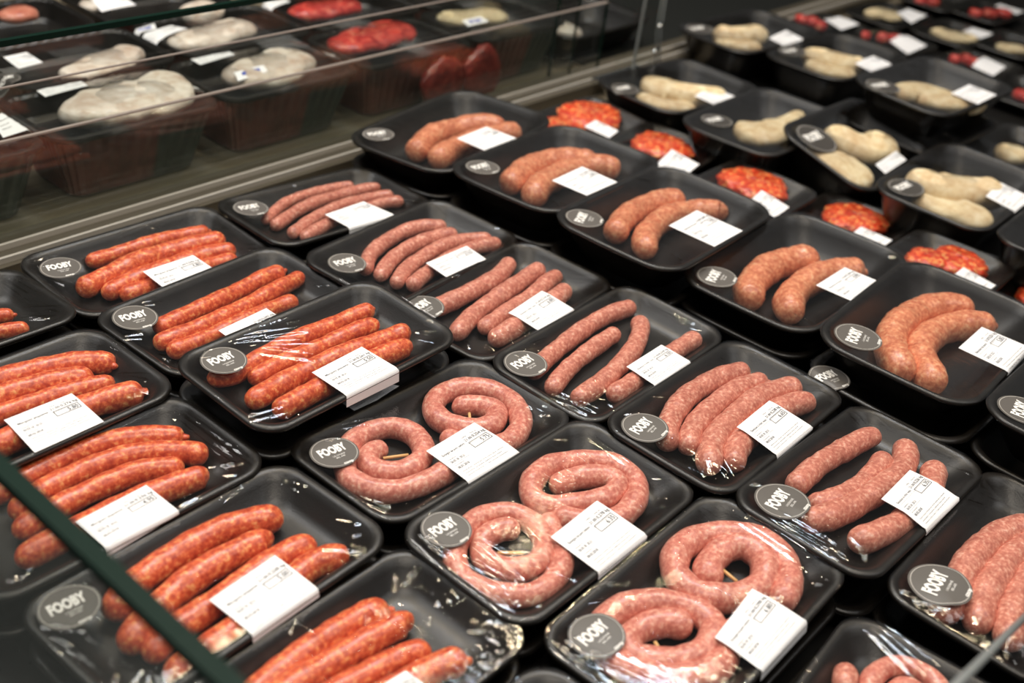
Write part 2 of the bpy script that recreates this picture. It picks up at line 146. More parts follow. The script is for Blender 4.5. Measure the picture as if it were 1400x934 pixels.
BLOBS=[["P1", "patty", 0.02, [[0.036, 0.0235, 0.0449]],
0.001], ["P1", "patty", 0.016, [[-0.0293, 0.0189, 0.0325]],
0.001], ["P2", "patty", 0.02, [[0.0308, 0.0082, 0.0416]],
0.001], ["P3", "patty", 0.02, [[0.0395, 0.0096, 0.0442]],
0.001], ["P4", "patty", 0.02, [[0.04, 0.003, 0.0414]],
0.001], ["P5", "patty", 0.02, [[0.044, -0.0052, 0.0336]],
0.001], ["P5", "patty", 0.02, [[0.0134, 0.0219, 0.0256]],
0.001], ["P6", "patty", 0.02, [[0.0288, 0.0143, 0.0342]],
0.001], ["K1", "chicken", 0.032, [[-0.0526, 0.0264, 0.0239], [-0.0232, 0.0128, 0.0297], [-0.0094, -0.0216, 0.0239], [0.022, -0.0432, 0.024], [0.0471, -0.055, 0.0158]],
0.014], ["K1", "chicken", 0.018, [[-0.0744, 0.0222, 0.0108], [-0.0611, -0.018, 0.0154], [-0.0435, -0.0399, 0.0154], [-0.0214, -0.0472, 0.0129]],
0.014], ["K2", "chicken", 0.024, [[-0.0553, 0.0168, 0.0142], [-0.0373, 0.0046, 0.0268], [-0.0137, -0.0147, 0.031], [0.0178, -0.0195, 0.0264], [0.0606, -0.0107, 0.0126], [0.0924, -0.0074, 0.0077]],
0.014], ["K3", "chicken", 0.034, [[-0.0241, 0.0475, 0.0161], [-0.0182, 0.0231, 0.0208], [-0.0003, -0.0054, 0.0237], [0.0383, -0.0194, 0.0298], [0.0563, -0.0371, 0.0217]],
0.014], ["K3", "chicken", 0.026, [[-0.0771, 0.0376, 0.0148], [-0.081, -0.0017, 0.0257], [-0.0681, -0.032, 0.0302], [-0.0463, -0.0509, 0.0212]],
0.014], ["K4", "chicken", 0.036, [[-0.0169, 0.0576, 0.0187], [-0.0347, 0.0263, 0.0263], [-0.0125, -0.002, 0.0254], [0.0152, -0.0282, 0.0229], [0.0358, -0.04, 0.0168]],
0.014], ["K4", "chicken", 0.026, [[-0.0811, 0.0311, 0.0086], [-0.0749, -0.0061, 0.0187], [-0.0583, -0.0358, 0.0255], [-0.035, -0.0529, 0.0205]],
0.014], ["K6", "chicken", 0.032, [[-0.0636, 0.0328, 0.019], [-0.0362, 0.0095, 0.019], [0.0022, -0.0024, 0.0232], [0.012, -0.029, 0.0181]],
0.014], ["K6", "chicken", 0.018, [[-0.0656, 0.0255, 0.01], [-0.0467, -0.018, 0.0149], [-0.0146, -0.0376, 0.0139]],
0.014], ["K7", "chicken", 0.03, [[-0.0205, 0.0553, 0.0173], [-0.0126, 0.0104, 0.0205], [0.0036, -0.0255, 0.0204], [0.0154, -0.0456, 0.0136]],
0.014], ["K7", "chicken", 0.018, [[-0.048, 0.0323, 0.0098], [-0.0403, -0.0241, 0.0154], [-0.0185, -0.0499, 0.0115]],
0.014], ["K8", "chicken", 0.024, [[-0.0779, 0.0247, 0.0119], [-0.0356, 0.0173, 0.0241], [-0.0207, -0.006, 0.0301], [-0.0076, -0.0378, 0.0282], [0.0166, -0.056, 0.0171], [0.0457, -0.0541, 0.0104]],
0.014], ["K9", "chicken", 0.026, [[-0.0224, 0.0165, 0.0146], [-0.0038, -0.001, 0.0198], [0.0108, -0.0238, 0.0197]],
0], ["B2", "schnitzel", 0.016, [[-0.0575, 0.019, 0.0107], [-0.0069, 0.0137, 0.0253], [-0.0033, -0.0099, 0.0276], [0.0003, -0.0333, 0.0179]],
0.008], ["B4", "schnitzel", 0.016, [[-0.0414, 0.0351, 0.0129], [-0.0324, 0.005, 0.0262], [-0.018, -0.0222, 0.0262], [0.0171, -0.0331, 0.0176]],
0.008], ["B8", "schnitzel", 0.016, [[-0.0614, 0.0038, 0.0143], [-0.0343, -0.0139, 0.0219], [-0.0145, -0.0382, 0.023]],
0.008], ["B1", "beef", 0.018, [[-0.0104, 0.0546, 0.0139]],
0.008], ["B1", "beef", 0.018, [[0.0038, 0.038, 0.0154]],
0.008], ["B1", "beef", 0.018, [[-0.0068, 0.0119, 0.0107]],
0.008], ["B3", "beef", 0.018, [[-0.0091, 0.0491, 0.0091]],
0.008], ["B3", "beef", 0.018, [[0.0185, 0.0265, 0.0121]],
0.008], ["B3", "beef", 0.018, [[0.036, 0.0086, 0.0152]],
0.008], ["B5", "beef", 0.018, [[-0.0101, 0.0369, 0.0103]],
0.008], ["B5", "beef", 0.018, [[0.0183, 0.0279, 0.0118]],
0.008], ["B5", "beef", 0.018, [[0.0104, 0.0085, 0.0118]],
0.008], ["B6", "beef", 0.018, [[-0.0679, 0.0093, 0.0137]],
0.008], ["B6", "beef", 0.018, [[-0.0387, -0.0063, 0.0155]],
0.008], ["B7", "beef", 0.018, [[-0.0506, 0.0027, 0.0136]],
0.008], ["B7", "beef", 0.018, [[-0.0134, -0.0133, 0.0171]],
0.008], ["B7", "beef", 0.018, [[0.0243, -0.0294, 0.0172]],
0.008], ["B9", "beef", 0.018, [[-0.0321, -0.0033, 0.0138]],
0.008], ["B9", "beef", 0.018, [[-0.0312, -0.0202, 0.0165]],
0.008], ["G1", "chicken", 0.026, [[-0.0719, -0.0181, 0.0175], [-0.0091, -0.0117, 0.0393], [0.0498, -0.0105, 0.0405], [0.1012, 0.0316, 0.0195]],
0.018], ["G2", "chicken", 0.026, [[-0.0724, -0.0149, 0.0262], [-0.0086, -0.0133, 0.0372], [0.0709, 0.0138, 0.0301]],
0.018], ["G3", "beef", 0.022, [[-0.0966, 0.0101, 0.0212], [-0.0379, 0.0193, 0.0311], [0.0272, 0.0274, 0.0321], [0.0663, 0.029, 0.0228]],
0.018], ["G4", "chicken", 0.018, [[-0.0504, -0.0547, 0.0127], [0.0117, -0.0415, 0.0263], [0.0806, -0.0127, 0.0171]],
0.018], ["G5", "chicken", 0.022, [[-0.104, -0.0298, 0.0208], [-0.0342, -0.0213, 0.0269], [0.0402, -0.0048, 0.0224]],
0.018], ["G6", "beef", 0.02, [[-0.1031, 0.0014, 0.0177], [-0.0582, 0.0017, 0.0246], [-0.0086, 0.0004, 0.0251], [0.0278, 0.0025, 0.0187]],
0.018], ["G7", "schnitzel", 0.016, [[-0.0827, 0.0407, 0.0182], [-0.0233, 0.0263, 0.0248], [0.0384, 0.0113, 0.0232]],
0.018], ["G8", "salmon", 0.018, [[0.01, 0.0124, 0.0161], [0.0372, 0.0191, 0.0207], [0.0638, 0.0233, 0.0165]],
0.018], ["G9", "chicken", 0.018, [[-0.104, 0.0056, 0.0165], [-0.0587, 0.0052, 0.0187]],
0.018], ["G9", "chicken", 0.022, [[0.0008, -0.0839, 0.0187], [0.0666, -0.0796, 0.0269]],
0.018], ["GB", "chicken", 0.026, [[-0.0734, -0.0031, 0.031], [-0.0178, -0.0068, 0.0361]],
0.01]]
LABELS={"G1": [[-0.0518, 0.0734], [0.0045, 0.0692], [-0.0019, 0.0438], [-0.0573, 0.042]], "G4": [[-0.0778, 0.0306], [-0.0465, 0.0322], [-0.0492, -0.0104], [-0.082, -0.0132]], "G0": [[0.0896, 0.0207], [0.1455, 0.0498], [0.1313, -0.0207], [0.0761, -0.0303]], "G2": [[-0.0643, 0.0763], [-0.0024, 0.0781], [-0.0123, 0.0473], [-0.0708, 0.0409]], "G5": [[-0.1154, 0.0252], [-0.0625, 0.0311], [-0.0579, -0.0004], [-0.122, -0.0084]], "G6": [[-0.1245, 0.0628], [-0.0669, 0.0661], [-0.0707, 0.042], [-0.1293, 0.0325]], "G3": [[-0.0678, 0.1138], [-0.0044, 0.1205], [-0.0081, 0.0956], [-0.0681, 0.0883]], "G9": [[-0.0854, 0.0094], [-0.035, 0.0104], [-0.0383, -0.0294], [-0.0945, -0.0323]], "S1": [[-0.0284, -0.0161], [0.0287, -0.0146], [0.0303, -0.061], [-0.0293, -0.0622]], "S2": [[-0.0276, -0.0174], [0.0294, -0.0159], [0.0305, -0.0621], [-0.0282, -0.064]], "S3": [[-0.0249, -0.0266], [0.0318, -0.0211], [0.0367, -0.0614], [-0.0239, -0.062]], "C3": [[-0.0315, -0.0223], [0.0257, -0.0202], [0.0282, -0.0595], [-0.0304, -0.0592]], "C2": [[-0.0385, -0.0259], [0.0194, -0.0248], [0.0185, -0.0677], [-0.0413, -0.0697]], "C1": [[-0.0253, -0.0225], [0.0322, -0.0225], [0.0345, -0.0612], [-0.0251, -0.0616]], "L1": [[-0.015, -0.0165], [0.0395, -0.018], [0.0391, -0.0565], [-0.0173, -0.0567]], "L2": [[-0.0312, -0.0272], [0.0249, -0.0251], [0.026, -0.0603], [-0.0302, -0.0646]], "L3": [[-0.0203, -0.021], [0.0359, -0.0188], [0.0361, -0.0632], [-0.0193, -0.0639]], "L4": [[-0.0181, -0.0194], [0.0241, -0.024], [0.027, -0.0549], [-0.0143, -0.0502]], "V9": [[-0.0243, -0.0252], [0.0352, -0.02], [0.0401, -0.0497], [-0.0226, -0.0567]], "V0": [[-0.0192, -0.029], [0.0428, -0.0331], [0.0371, -0.063], [-0.0244, -0.0599]], "V2": [[-0.0293, -0.0253], [0.0292, -0.0222], [0.0292, -0.0625], [-0.0287, -0.0623]], "V1": [[-0.0179, -0.0297], [0.0379, -0.0297], [0.0386, -0.0607], [-0.0193, -0.0625]], "V3": [[-0.0283, -0.0222], [0.0304, -0.0206], [0.0347, -0.0608], [-0.0278, -0.0624]], "V4": [[-0.0181, -0.0226], [0.0385, -0.0201], [0.0433, -0.0609], [-0.018, -0.0634]], "D1": [[-0.0273, -0.0252], [0.0279, -0.0297], [0.0248, -0.0784], [-0.0332, -0.0724]], "D2": [[-0.0482, -0.024], [0.0145, -0.0229], [0.0113, -0.0747], [-0.0491, -0.073]], "D3": [[-0.0281, -0.019], [0.033, -0.0186], [0.0321, -0.0776], [-0.0287, -0.0763]], "D4": [[-0.024, -0.0344], [0.0352, -0.0356], [0.0364, -0.0774], [-0.0234, -0.0773]], "D5": [[-0.0262, -0.0315], [0.032, -0.0335], [0.0337, -0.0872], [-0.0281, -0.0849]], "P1": [[-0.0121, -0.0068], [0.0169, -0.0023], [0.0222, -0.0413], [-0.0073, -0.0492]], "P2": [[-0.0452, -0.0237], [0.0173, -0.0141], [0.01, -0.0621], [-0.0429, -0.0662]], "P3": [[-0.0246, -0.0178], [0.0169, -0.0121], [0.0092, -0.0578], [-0.0334, -0.0617]], "P4": [[-0.0277, -0.0193], [0.0088, -0.019], [0.008, -0.0618], [-0.0295, -0.0621]], "P5": [[-0.0216, -0.0183], [0.0177, -0.0188], [0.0105, -0.0609], [-0.0281, -0.0597]], "K1": [[-0.0279, -0.0486], [0.0259, -0.0354], [0.0385, -0.0764], [-0.0234, -0.0824]], "K3": [[-0.0386, -0.0434], [0.0267, -0.0407], [0.0291, -0.0592], [-0.0416, -0.0625]], "K4": [[-0.0254, -0.0385], [0.0302, -0.0361], [0.036, -0.0771], [-0.0252, -0.0797]], "K6": [[-0.0152, -0.0494], [0.0559, -0.0355], [0.0464, -0.0787], [-0.0164, -0.0821]], "K7": [[-0.0232, -0.045], [0.0464, -0.0394], [0.0383, -0.0795], [-0.0287, -0.0802]], "K8": [[-0.0177, -0.034], [0.0484, -0.0297], [0.0509, -0.0732], [-0.0183, -0.0775]], "B1": [[0.0209, 0.0244], [0.094, 0.0269], [0.0836, -0.0227], [0.0011, -0.0287]], "B2": [[0.0007, -0.0141], [0.0807, -0.0014], [0.0775, -0.0473], [-0.0189, -0.061]], "B3": [[-0.0032, 0.0009], [0.075, 0.004], [0.0545, -0.0487], [-0.0358, -0.0547]], "B4": [[-0.0011, -0.0134], [0.0683, -0.0053], [0.0759, -0.0484], [0.0017, -0.0531]], "B5": [[-0.0287, -0.0044], [0.0598, 0.0108], [0.0439, -0.0401], [-0.036, -0.0506]], "B7": [[0.043, 0.0012], [0.1224, 0.0132], [0.1074, -0.0483], [0.0301, -0.0536]], "lC3": [[-0.0163, -0.0421], [0.0296, -0.0423], [0.0376, -0.0564], [-0.0152, -0.0602]]}
STICKERS={"G1": [0.0992, -0.0186, 0.0145, -0.175], "G4": [-0.1076, -0.0337, 0.015, -0.125], "G2": [0.1037, -0.0123, 0.014, -0.157], "S1": [-0.0841, 0.0282, 0.019, -0.175], "S2": [-0.0793, 0.0381, 0.0186, -0.053], "S3": [-0.0787, 0.0315, 0.0192, -0.056], "C3": [-0.0762, 0.0329, 0.0186, -0.06], "C2": [-0.0811, 0.0333, 0.0196, -0.216], "C1": [-0.0827, 0.0228, 0.0188, -0.217], "L3": [-0.0839, 0.0359, 0.0195, -0.158], "V9": [-0.0829, 0.0263, 0.0188, -0.132], "V0": [-0.0816, 0.0214, 0.0192, -0.249], "V2": [-0.0816, 0.038, 0.0208, 0.001], "V1": [-0.0856, 0.0333, 0.0198, -0.03], "V3": [-0.0867, 0.0312, 0.0197, 0.079], "V4": [-0.0816, 0.0293, 0.0215, 0.118], "VR": [-0.0754, 0.031, 0.0225, 0.093], "D1": [-0.0844, 0.0499, 0.0193, -0.46], "D2": [-0.0841, 0.0476, 0.0198, -0.145], "D3": [-0.0918, 0.0481, 0.0207, 0.384], "D4": [-0.0902, 0.0438, 0.0211, 0.317], "D5": [-0.0874, 0.0443, 0.0227, 0.226], "D6": [-0.0888, 0.0472, 0.0235, 0.162], "K1": [-0.1051, 0.022, 0.0206, -0.1], "K2": [-0.0722, 0.0386, 0.0223, -0.206], "K3": [-0.0802, 0.0335, 0.0307, -0.033], "K4": [-0.0878, 0.0416, 0.023, -0.167], "K6": [-0.0935, 0.0403, 0.0237, -0.195], "K7": [-0.0653, 0.0501, 0.0231, -0.218], "K8": [-0.0989, 0.033, 0.0255, -0.201], "E5": [-0.1108, 0.0512, 0.0194, -0.194]}
PICKS = {('S1', 0): (-0.0513, 0.0076, -0.0332, -0.002), ('S1', 1): (0.0466, 0.0064, 0.0388, -0.0018), ('S2', 0): (-0.0607, 0.003, -0.0469, -0.0096), ('S2', 1): (0.0418, 0.0017, 0.0401, -0.0082), ('S3', 0): (-0.0476, 0.0045, -0.0513, -0.0025), ('S3', 1): (0.0438, 0.0098, 0.0407, -0.005)}
GUARD_Z = 0.2012
BAR = [[0.7734, 0.033, -0.0086], [0.3563, 0.033, 0.2116]]
FOLDS = {"C3": [[-0.0594, 0.0599, 0.025, 0.0485, 3], [-0.0593, 0.0539, 0.0191, 0.0239, 3], [-0.0555, 0.0469, 0.0106, 0.0056, 4], [-0.0539, 0.04, -0.0116, -0.0164, 3], [0.1056, 0.0274, 0.1021, -0.04, 3], [-0.1075, 0.0317, -0.1197, -0.0215, 3], [-0.1112, -0.0354, -0.0754, -0.0459, 2]], "S2": [[-0.097, 0.0548, -0.1001, 0.0115, 3], [-0.0695, 0.0212, -0.0643, -0.0131, 2], [-0.0962, 0.0177, -0.087, -0.0403, 4], [-0.0746, 0.0188, -0.0809, -0.0395, 3], [0.0883, 0.0505, 0.0837, -0.0153, 2], [-0.1084, 0.0155, -0.1063, -0.0529, 3]], "S3": [[0.0958, 0.0524, 0.087, -0.0502, 4], [0.1053, 0.0229, 0.1051, -0.0366, 2], [-0.0966, 0.0551, -0.1001, -0.0015, 4], [-0.0987, 0.0376, -0.0867, -0.0172, 3], [0.0774, 0.0573, 0.0679, 0.0343, 3]], "S1": [[-0.0697, 0.0591, -0.0243, 0.0445, 3], [-0.0809, 0.0506, -0.0649, 0.0343, 1], [-0.1103, -0.0127, -0.0983, -0.0543, 3], [0.0943, 0.0448, 0.0927, -0.0506, 4], [0.1067, 0.0434, 0.1064, -0.0066, 3]], "V4": [[-0.1019, 0.0412, -0.1024, -0.0439, 4], [-0.1024, 0.022, -0.1011, -0.0421, 2]], "V1": [[-0.1039, -0.0037, -0.0923, -0.061, 4], [0.0917, 0.0073, 0.0902, -0.0451, 2], [-0.0637, 0.0474, -0.0369, 0.0408, 2]], "V2": [[-0.0356, 0.0651, 0.0432, 0.0482, 2]], "C2": [[-0.111, -0.0181, -0.1059, -0.0584, 4], [-0.1108, 0.0165, -0.0891, 0.0045, 2], [-0.0651, 0.0492, -0.0435, 0.0437, 2]], "C1": [[-0.1051, 0.0547, -0.0732, 0.0574, 4], [-0.012, 0.0432, 0.0505, 0.055, 3], [-0.1057, 0.0116, -0.1028, -0.0115, 3]], "C0": [[0.0908, 0.043, 0.0933, -0.0085, 4]], "L2": [[0.0915, 0.0393, 0.0893, -0.0561, 5], [0.0853, -0.0073, 0.086, -0.0605, 3], [0.0252, -0.0554, 0.0512, -0.0546, 2]], "L1": [[0.1031, 0.0432, 0.112, 0.0031, 3]], "L3": [[0.038, 0.0486, 0.0757, 0.0605, 2], [0.0936, 0.0349, 0.0986, 0.0177, 2], [-0.1103, 0.026, -0.1074, 0.0054, 3]], "L4": [[0.0592, 0.0609, 0.0403, 0.016, 3], [0.0943, 0.0159, 0.0866, -0.0056, 3]], "VQ": [[0.106, 0.0494, 0.0857, -0.0087, 4]], "VR": [[-0.0994, 0.0511, -0.0956, 0.0381, 1], [-0.1088, 0.0497, -0.115, 0.0152, 2]], "V0": [[-0.1065, 0.0227, -0.1085, -0.0191, 3], [-0.0007, 0.0381, 0.0288, 0.0522, 1]], "V9": [[-0.1246, 0.0193, -0.1276, -0.0303, 3], [-0.0453, 0.0437, 0.0083, 0.04, 4]], "V3": [[0.0948, 0.0417, 0.108, 0.0149, 2], [-0.1127, 0.0465, -0.1084, 0.0396, 2]], "D5": [[0.1064, 0.0581, 0.12, 0.0075, 2]]}
BLUE = {"G2": [[-0.0652, -0.02], [-0.0218, -0.0226], [-0.027, -0.0381], [-0.0725, -0.0377]], "G5": [[-0.1131, 0.0445], [-0.0752, 0.0519], [-0.0863, 0.0304], [-0.118, 0.0337]], "G7": [[-0.0668, 0.0075], [-0.0275, 0.0042], [-0.0309, -0.0164], [-0.0766, -0.0147]]}
LOAF = [[1.1474, 0.0134], [1.2299, 0.0151]]
rng = np.random.RandomState(7)
random.seed(7)
scene = bpy.context.scene
col = scene.collection

# ------------------------------------------------------------------ materials
def new_mat(name):
    m = bpy.data.materials.new(name); m.use_nodes = True
    nt = m.node_tree
    b = nt.nodes["Principled BSDF"]
    return m, nt, b

def nd(nt, kind, **kw):
    n = nt.nodes.new(kind)
    for k, v in kw.items():
        if k in n.inputs: n.inputs[k].default_value = v
        else: setattr(n, k, v)
    return n

def ramp(nt, fac, stops, interp='LINEAR'):
    r = nt.nodes.new('ShaderNodeValToRGB')
    r.color_ramp.interpolation = interp
    els = r.color_ramp.elements
    while len(els) < len(stops): els.new(0.5)
    for e, (p, c) in zip(els, stops):
        e.position = p; e.color = (*c, 1)
    nt.links.new(fac, r.inputs[0])
    return r.outputs[0]

def srgb(r, g, b):
    f = lambda c: (c/255/12.92) if c/255 <= .04045 else ((c/255+.055)/1.055)**2.4
    return (f(r), f(g), f(b))

def plain(name, colr, rough=.5, metal=0, spec=.5, coat=0):
    m, nt, b = new_mat(name)
    b.inputs['Base Color'].default_value = (*colr, 1)
    b.inputs['Roughness'].default_value = rough
    b.inputs['Metallic'].default_value = metal
    b.inputs['Specular IOR Level'].default_value = spec
    b.inputs['Coat Weight'].default_value = coat
    n = nd(nt, 'ShaderNodeTexNoise', Scale=220.0, Detail=2.0)
    tc = nd(nt, 'ShaderNodeTexCoord'); nt.links.new(tc.outputs['Object'], n.inputs['Vector'])
    r = nd(nt, 'ShaderNodeMapRange'); r.inputs[3].default_value = max(0, rough-.06); r.inputs[4].default_value = min(1, rough+.06)
    nt.links.new(n.outputs[0], r.inputs[0]); nt.links.new(r.outputs[0], b.inputs['Roughness'])
    return m

def meat_mat(name, lo, mid, hi, fat, scale=230, rough=.36, fat_at=.62, bump=.25, coat=.25):
    m, nt, b = new_mat(name)
    tc = nd(nt, 'ShaderNodeTexCoord')
    info = nd(nt, 'ShaderNodeObjectInfo')
    add = nd(nt, 'ShaderNodeVectorMath', operation='ADD')
    nt.links.new(tc.outputs['Object'], add.inputs[0]); nt.links.new(info.outputs['Random'], add.inputs[1])
    n1 = nd(nt, 'ShaderNodeTexNoise', Scale=float(scale), Detail=3.0, Roughness=.6)
    n2 = nd(nt, 'ShaderNodeTexNoise', Scale=float(scale)*.28, Detail=2.0)
    n3 = nd(nt, 'ShaderNodeTexVoronoi', Scale=float(scale)*.8)
    for n in (n1, n2, n3): nt.links.new(add.outputs[0], n.inputs['Vector'])
    c1 = ramp(nt, n1.outputs[0], [(.32, lo), (.5, mid), (fat_at, hi), (fat_at+.13, fat)])
    mx = nd(nt, 'ShaderNodeMix', data_type='RGBA', blend_type='MULTIPLY'); mx.inputs[0].default_value = .55
    c2 = ramp(nt, n2.outputs[0], [(.3, (.72, .62, .6)), (.65, (1.12, 1.12, 1.12))])
    nt.links.new(c1, mx.inputs[6]); nt.links.new(c2, mx.inputs[7])
    nt.links.new(mx.outputs[2], b.inputs['Base Color'])
    b.inputs['Roughness'].default_value = rough
    b.inputs['Coat Weight'].default_value = coat; b.inputs['Coat Roughness'].default_value = .22
    bm = nd(nt, 'ShaderNodeBump', Strength=bump, Distance=.0012)
    nt.links.new(n1.outputs[0], bm.inputs['Height']); nt.links.new(bm.outputs[0], b.inputs['Normal'])
    return m

def foam_mat(name, base, rough):
    m, nt, b = new_mat(name)
    tc = nd(nt, 'ShaderNodeTexCoord')
    n1 = nd(nt, 'ShaderNodeTexNoise', Scale=900.0, Detail=2.0)
    n2 = nd(nt, 'ShaderNodeTexNoise', Scale=38.0, Detail=3.0)
    vo = nd(nt, 'ShaderNodeTexVoronoi', Scale=75.0)
    for n in (n1, n2, vo): nt.links.new(tc.outputs['Object'], n.inputs['Vector'])
    pores = ramp(nt, vo.outputs['Distance'], [(.045, (.25, .25, .25)), (.075, (1, 1, 1))])
    c = ramp(nt, n2.outputs[0], [(.3, tuple(v*.75 for v in base)), (.7, tuple(v*1.3 for v in base))])
    mx = nd(nt, 'ShaderNodeMix', data_type='RGBA', blend_type='MULTIPLY'); mx.inputs[0].default_value = 1
    nt.links.new(c, mx.inputs[6]); nt.links.new(pores, mx.inputs[7]); nt.links.new(mx.outputs[2], b.inputs['Base Color'])
    r = nd(nt, 'ShaderNodeMapRange'); r.inputs[3].default_value = rough-.06; r.inputs[4].default_value = rough+.1
    nt.links.new(n2.outputs[0], r.inputs[0]); nt.links.new(r.outputs[0], b.inputs['Roughness'])
    b.inputs['Specular IOR Level'].default_value = .6
    bm = nd(nt, 'ShaderNodeBump', Strength=.28, Distance=.0005)
    nt.links.new(n1.outputs[0], bm.inputs['Height']); nt.links.new(bm.outputs[0], b.inputs['Normal'])
    return m

def clear_mat(name, tint, ior, gain, rough, bump=0, haze=0):
    m = bpy.data.materials.new(name); m.use_nodes = True; nt = m.node_tree; nt.nodes.clear()
    out = nd(nt, 'ShaderNodeOutputMaterial')
    tr = nd(nt, 'ShaderNodeBsdfTransparent'); tr.inputs[0].default_value = (*tint, 1)
    gl = nd(nt, 'ShaderNodeBsdfGlossy'); gl.inputs['Roughness'].default_value = rough
    fr = nd(nt, 'ShaderNodeFresnel'); fr.inputs[0].default_value = ior
    mul = nd(nt, 'ShaderNodeMath', operation='MULTIPLY'); mul.inputs[1].default_value = gain; mul.use_clamp = True
    mx = nd(nt, 'ShaderNodeMixShader')
    L = nt.links.new
    geo = nd(nt, 'ShaderNodeNewGeometry'); fb = nd(nt, 'ShaderNodeMath', operation='SUBTRACT'); fb.inputs[0].default_value = 1
    L(geo.outputs['Backfacing'], fb.inputs[1])
    m3 = nd(nt, 'ShaderNodeMath', operation='MULTIPLY'); L(fr.outputs[0], m3.inputs[0]); L(fb.outputs[0], m3.inputs[1])
    L(m3.outputs[0], mul.inputs[0]); L(mul.outputs[0], mx.inputs[0]); L(gl.outputs[0], mx.inputs[2])
    if haze:
        df = nd(nt, 'ShaderNodeBsdfDiffuse'); df.inputs[0].default_value = (.55, .6, .55, 1)  # diffuse veil mixed in to paint reflections onto the glass
        m2 = nd(nt, 'ShaderNodeMixShader'); m2.inputs[0].default_value = haze
        L(tr.outputs[0], m2.inputs[1]); L(df.outputs[0], m2.inputs[2]); L(m2.outputs[0], mx.inputs[1])
    else: L(tr.outputs[0], mx.inputs[1])
    if bump:
        tc = nd(nt, 'ShaderNodeTexCoord'); info = nd(nt, 'ShaderNodeObjectInfo')
        add = nd(nt, 'ShaderNodeVectorMath', operation='ADD')
        L(tc.outputs['Object'], add.inputs[0]); L(info.outputs['Random'], add.inputs[1])
        mp = nd(nt, 'ShaderNodeMapping'); mp.inputs['Rotation'].default_value = (0, 0, .7); mp.inputs['Scale'].default_value = (1, .22, 1)
        L(add.outputs[0], mp.inputs[0])
        n1 = nd(nt, 'ShaderNodeTexNoise', Scale=130.0, Detail=4.0, Roughness=.6); L(mp.outputs[0], n1.inputs['Vector'])
        n2 = nd(nt, 'ShaderNodeTexNoise', Scale=24.0, Detail=1.0); L(add.outputs[0], n2.inputs['Vector'])
        mm = nd(nt, 'ShaderNodeMath', operation='MULTIPLY'); L(n1.outputs[0], mm.inputs[0]); L(n2.outputs[0], mm.inputs[1])
        bm = nd(nt, 'ShaderNodeBump', Strength=bump, Distance=.0025)
        L(mm.outputs[0], bm.inputs['Height']); L(bm.outputs[0], gl.inputs['Normal']); L(bm.outputs[0], fr.inputs['Normal'])
    L(mx.outputs[0], out.inputs[0])
    return m

M = {}
M['foam'] = foam_mat('black_foam', (.0072, .0056, .0042), .34)
M['foam_wrap'] = foam_mat('black_foam_wrapped', (.0065, .0054, .0044), .17)
M['film'] = clear_mat('cling_film', (.985, .985, .985), 1.45, 1.8, .06, bump=.5)
M['sticker'] = plain('sticker_grey', srgb(92, 88, 84), .45)
M['kstick'] = plain('sticker_dark', srgb(66, 63, 60), .4)
M['ring'] = plain('sticker_ring', srgb(176, 172, 166), .5)
M['white'] = plain('print_white', srgb(240, 238, 234), .5)
M['paper'] = plain('label_paper', srgb(241, 241, 243), .42)
M['ink'] = plain('label_ink', srgb(88, 88, 92), .6)
M['red'] = meat_mat('chorizo_red', srgb(176, 60, 36), srgb(214, 94, 56), srgb(230, 122, 74), srgb(246, 180, 116), 260, fat_at=.58)
M['pale'] = meat_mat('veal_pink', srgb(182, 104, 88), srgb(208, 132, 112), srgb(222, 152, 130), srgb(240, 192, 170), 300, fat_at=.58)
M['coil'] = meat_mat('pork_pink', srgb(190, 106, 92), srgb(214, 134, 116), srgb(226, 156, 136), srgb(240, 194, 172), 280, fat_at=.58)
M['tan'] = meat_mat('pork_tan', srgb(192, 106, 76), srgb(220, 138, 102), srgb(230, 156, 116), srgb(242, 188, 148), 230, fat_at=.58)
M['patty'] = meat_mat('patty_orange', srgb(196, 44, 24), srgb(226, 76, 42), srgb(236, 112, 62), srgb(248, 176, 104), 170, .34, .54, 1.0)
M['beef'] = meat_mat('raw_red', srgb(150, 32, 32), srgb(188, 54, 48), srgb(206, 84, 70), srgb(222, 140, 110), 90, .34, .6, .5)
M['loaf'] = meat_mat('dark_red_meat', srgb(96, 26, 22), srgb(122, 36, 30), srgb(138, 48, 40), srgb(160, 76, 62), 110, .34, .6, .4)
M['salmon'] = meat_mat('salmon_pink', srgb(196, 112, 92), srgb(214, 134, 110), srgb(226, 154, 130), srgb(236, 180, 160), 70, .34)
M['chicken'] = meat_mat('chicken_cream', srgb(204, 176, 132), srgb(222, 202, 160), srgb(230, 214, 176), srgb(238, 226, 194), 75, .62, .6, .7, 0)
M['schnitzel'] = meat_mat('crumb_cream', srgb(186, 166, 126), srgb(206, 190, 150), srgb(216, 202, 168), srgb(226, 214, 184), 260, .8, .6, .7, 0)
M['wood'] = plain('pick_wood', srgb(222, 180, 120), .6)
M['rail'] = plain('rail_bright_steel', (.60, .56, .50), .34, .35)
M['deck_shade'] = plain('deck_shade_black', (.010, .0095, .009), .3)  # steel deck coloured black for the shade in the gaps between trays
M['edge_green'] = plain('glass_edge_green', (.0012, .014, .009), .5, spec=.12)
M['edge_pale'] = plain('glass_edge_pale', srgb(158, 146, 138), .3)
M['edge_grey'] = plain('edge_grey', srgb(122, 126, 126), .4)
M['glass'] = clear_mat('pane_glass', (.96, .97, .96), 1.5, 1.1, .015, haze=.006)
M['guard'] = clear_mat('guard_glass', (.95, .965, .95), 1.5, .8, .03, haze=.10)
M['acrylic'] = clear_mat('acrylic', (.95, .96, .95), 1.49, 1.0, .03)
M['dark'] = plain('dark_panel', (.010, .011, .010), .6, spec=.2)
M['rail_base'] = plain('rail_dull_steel', (.10, .086, .062), .42, .4)
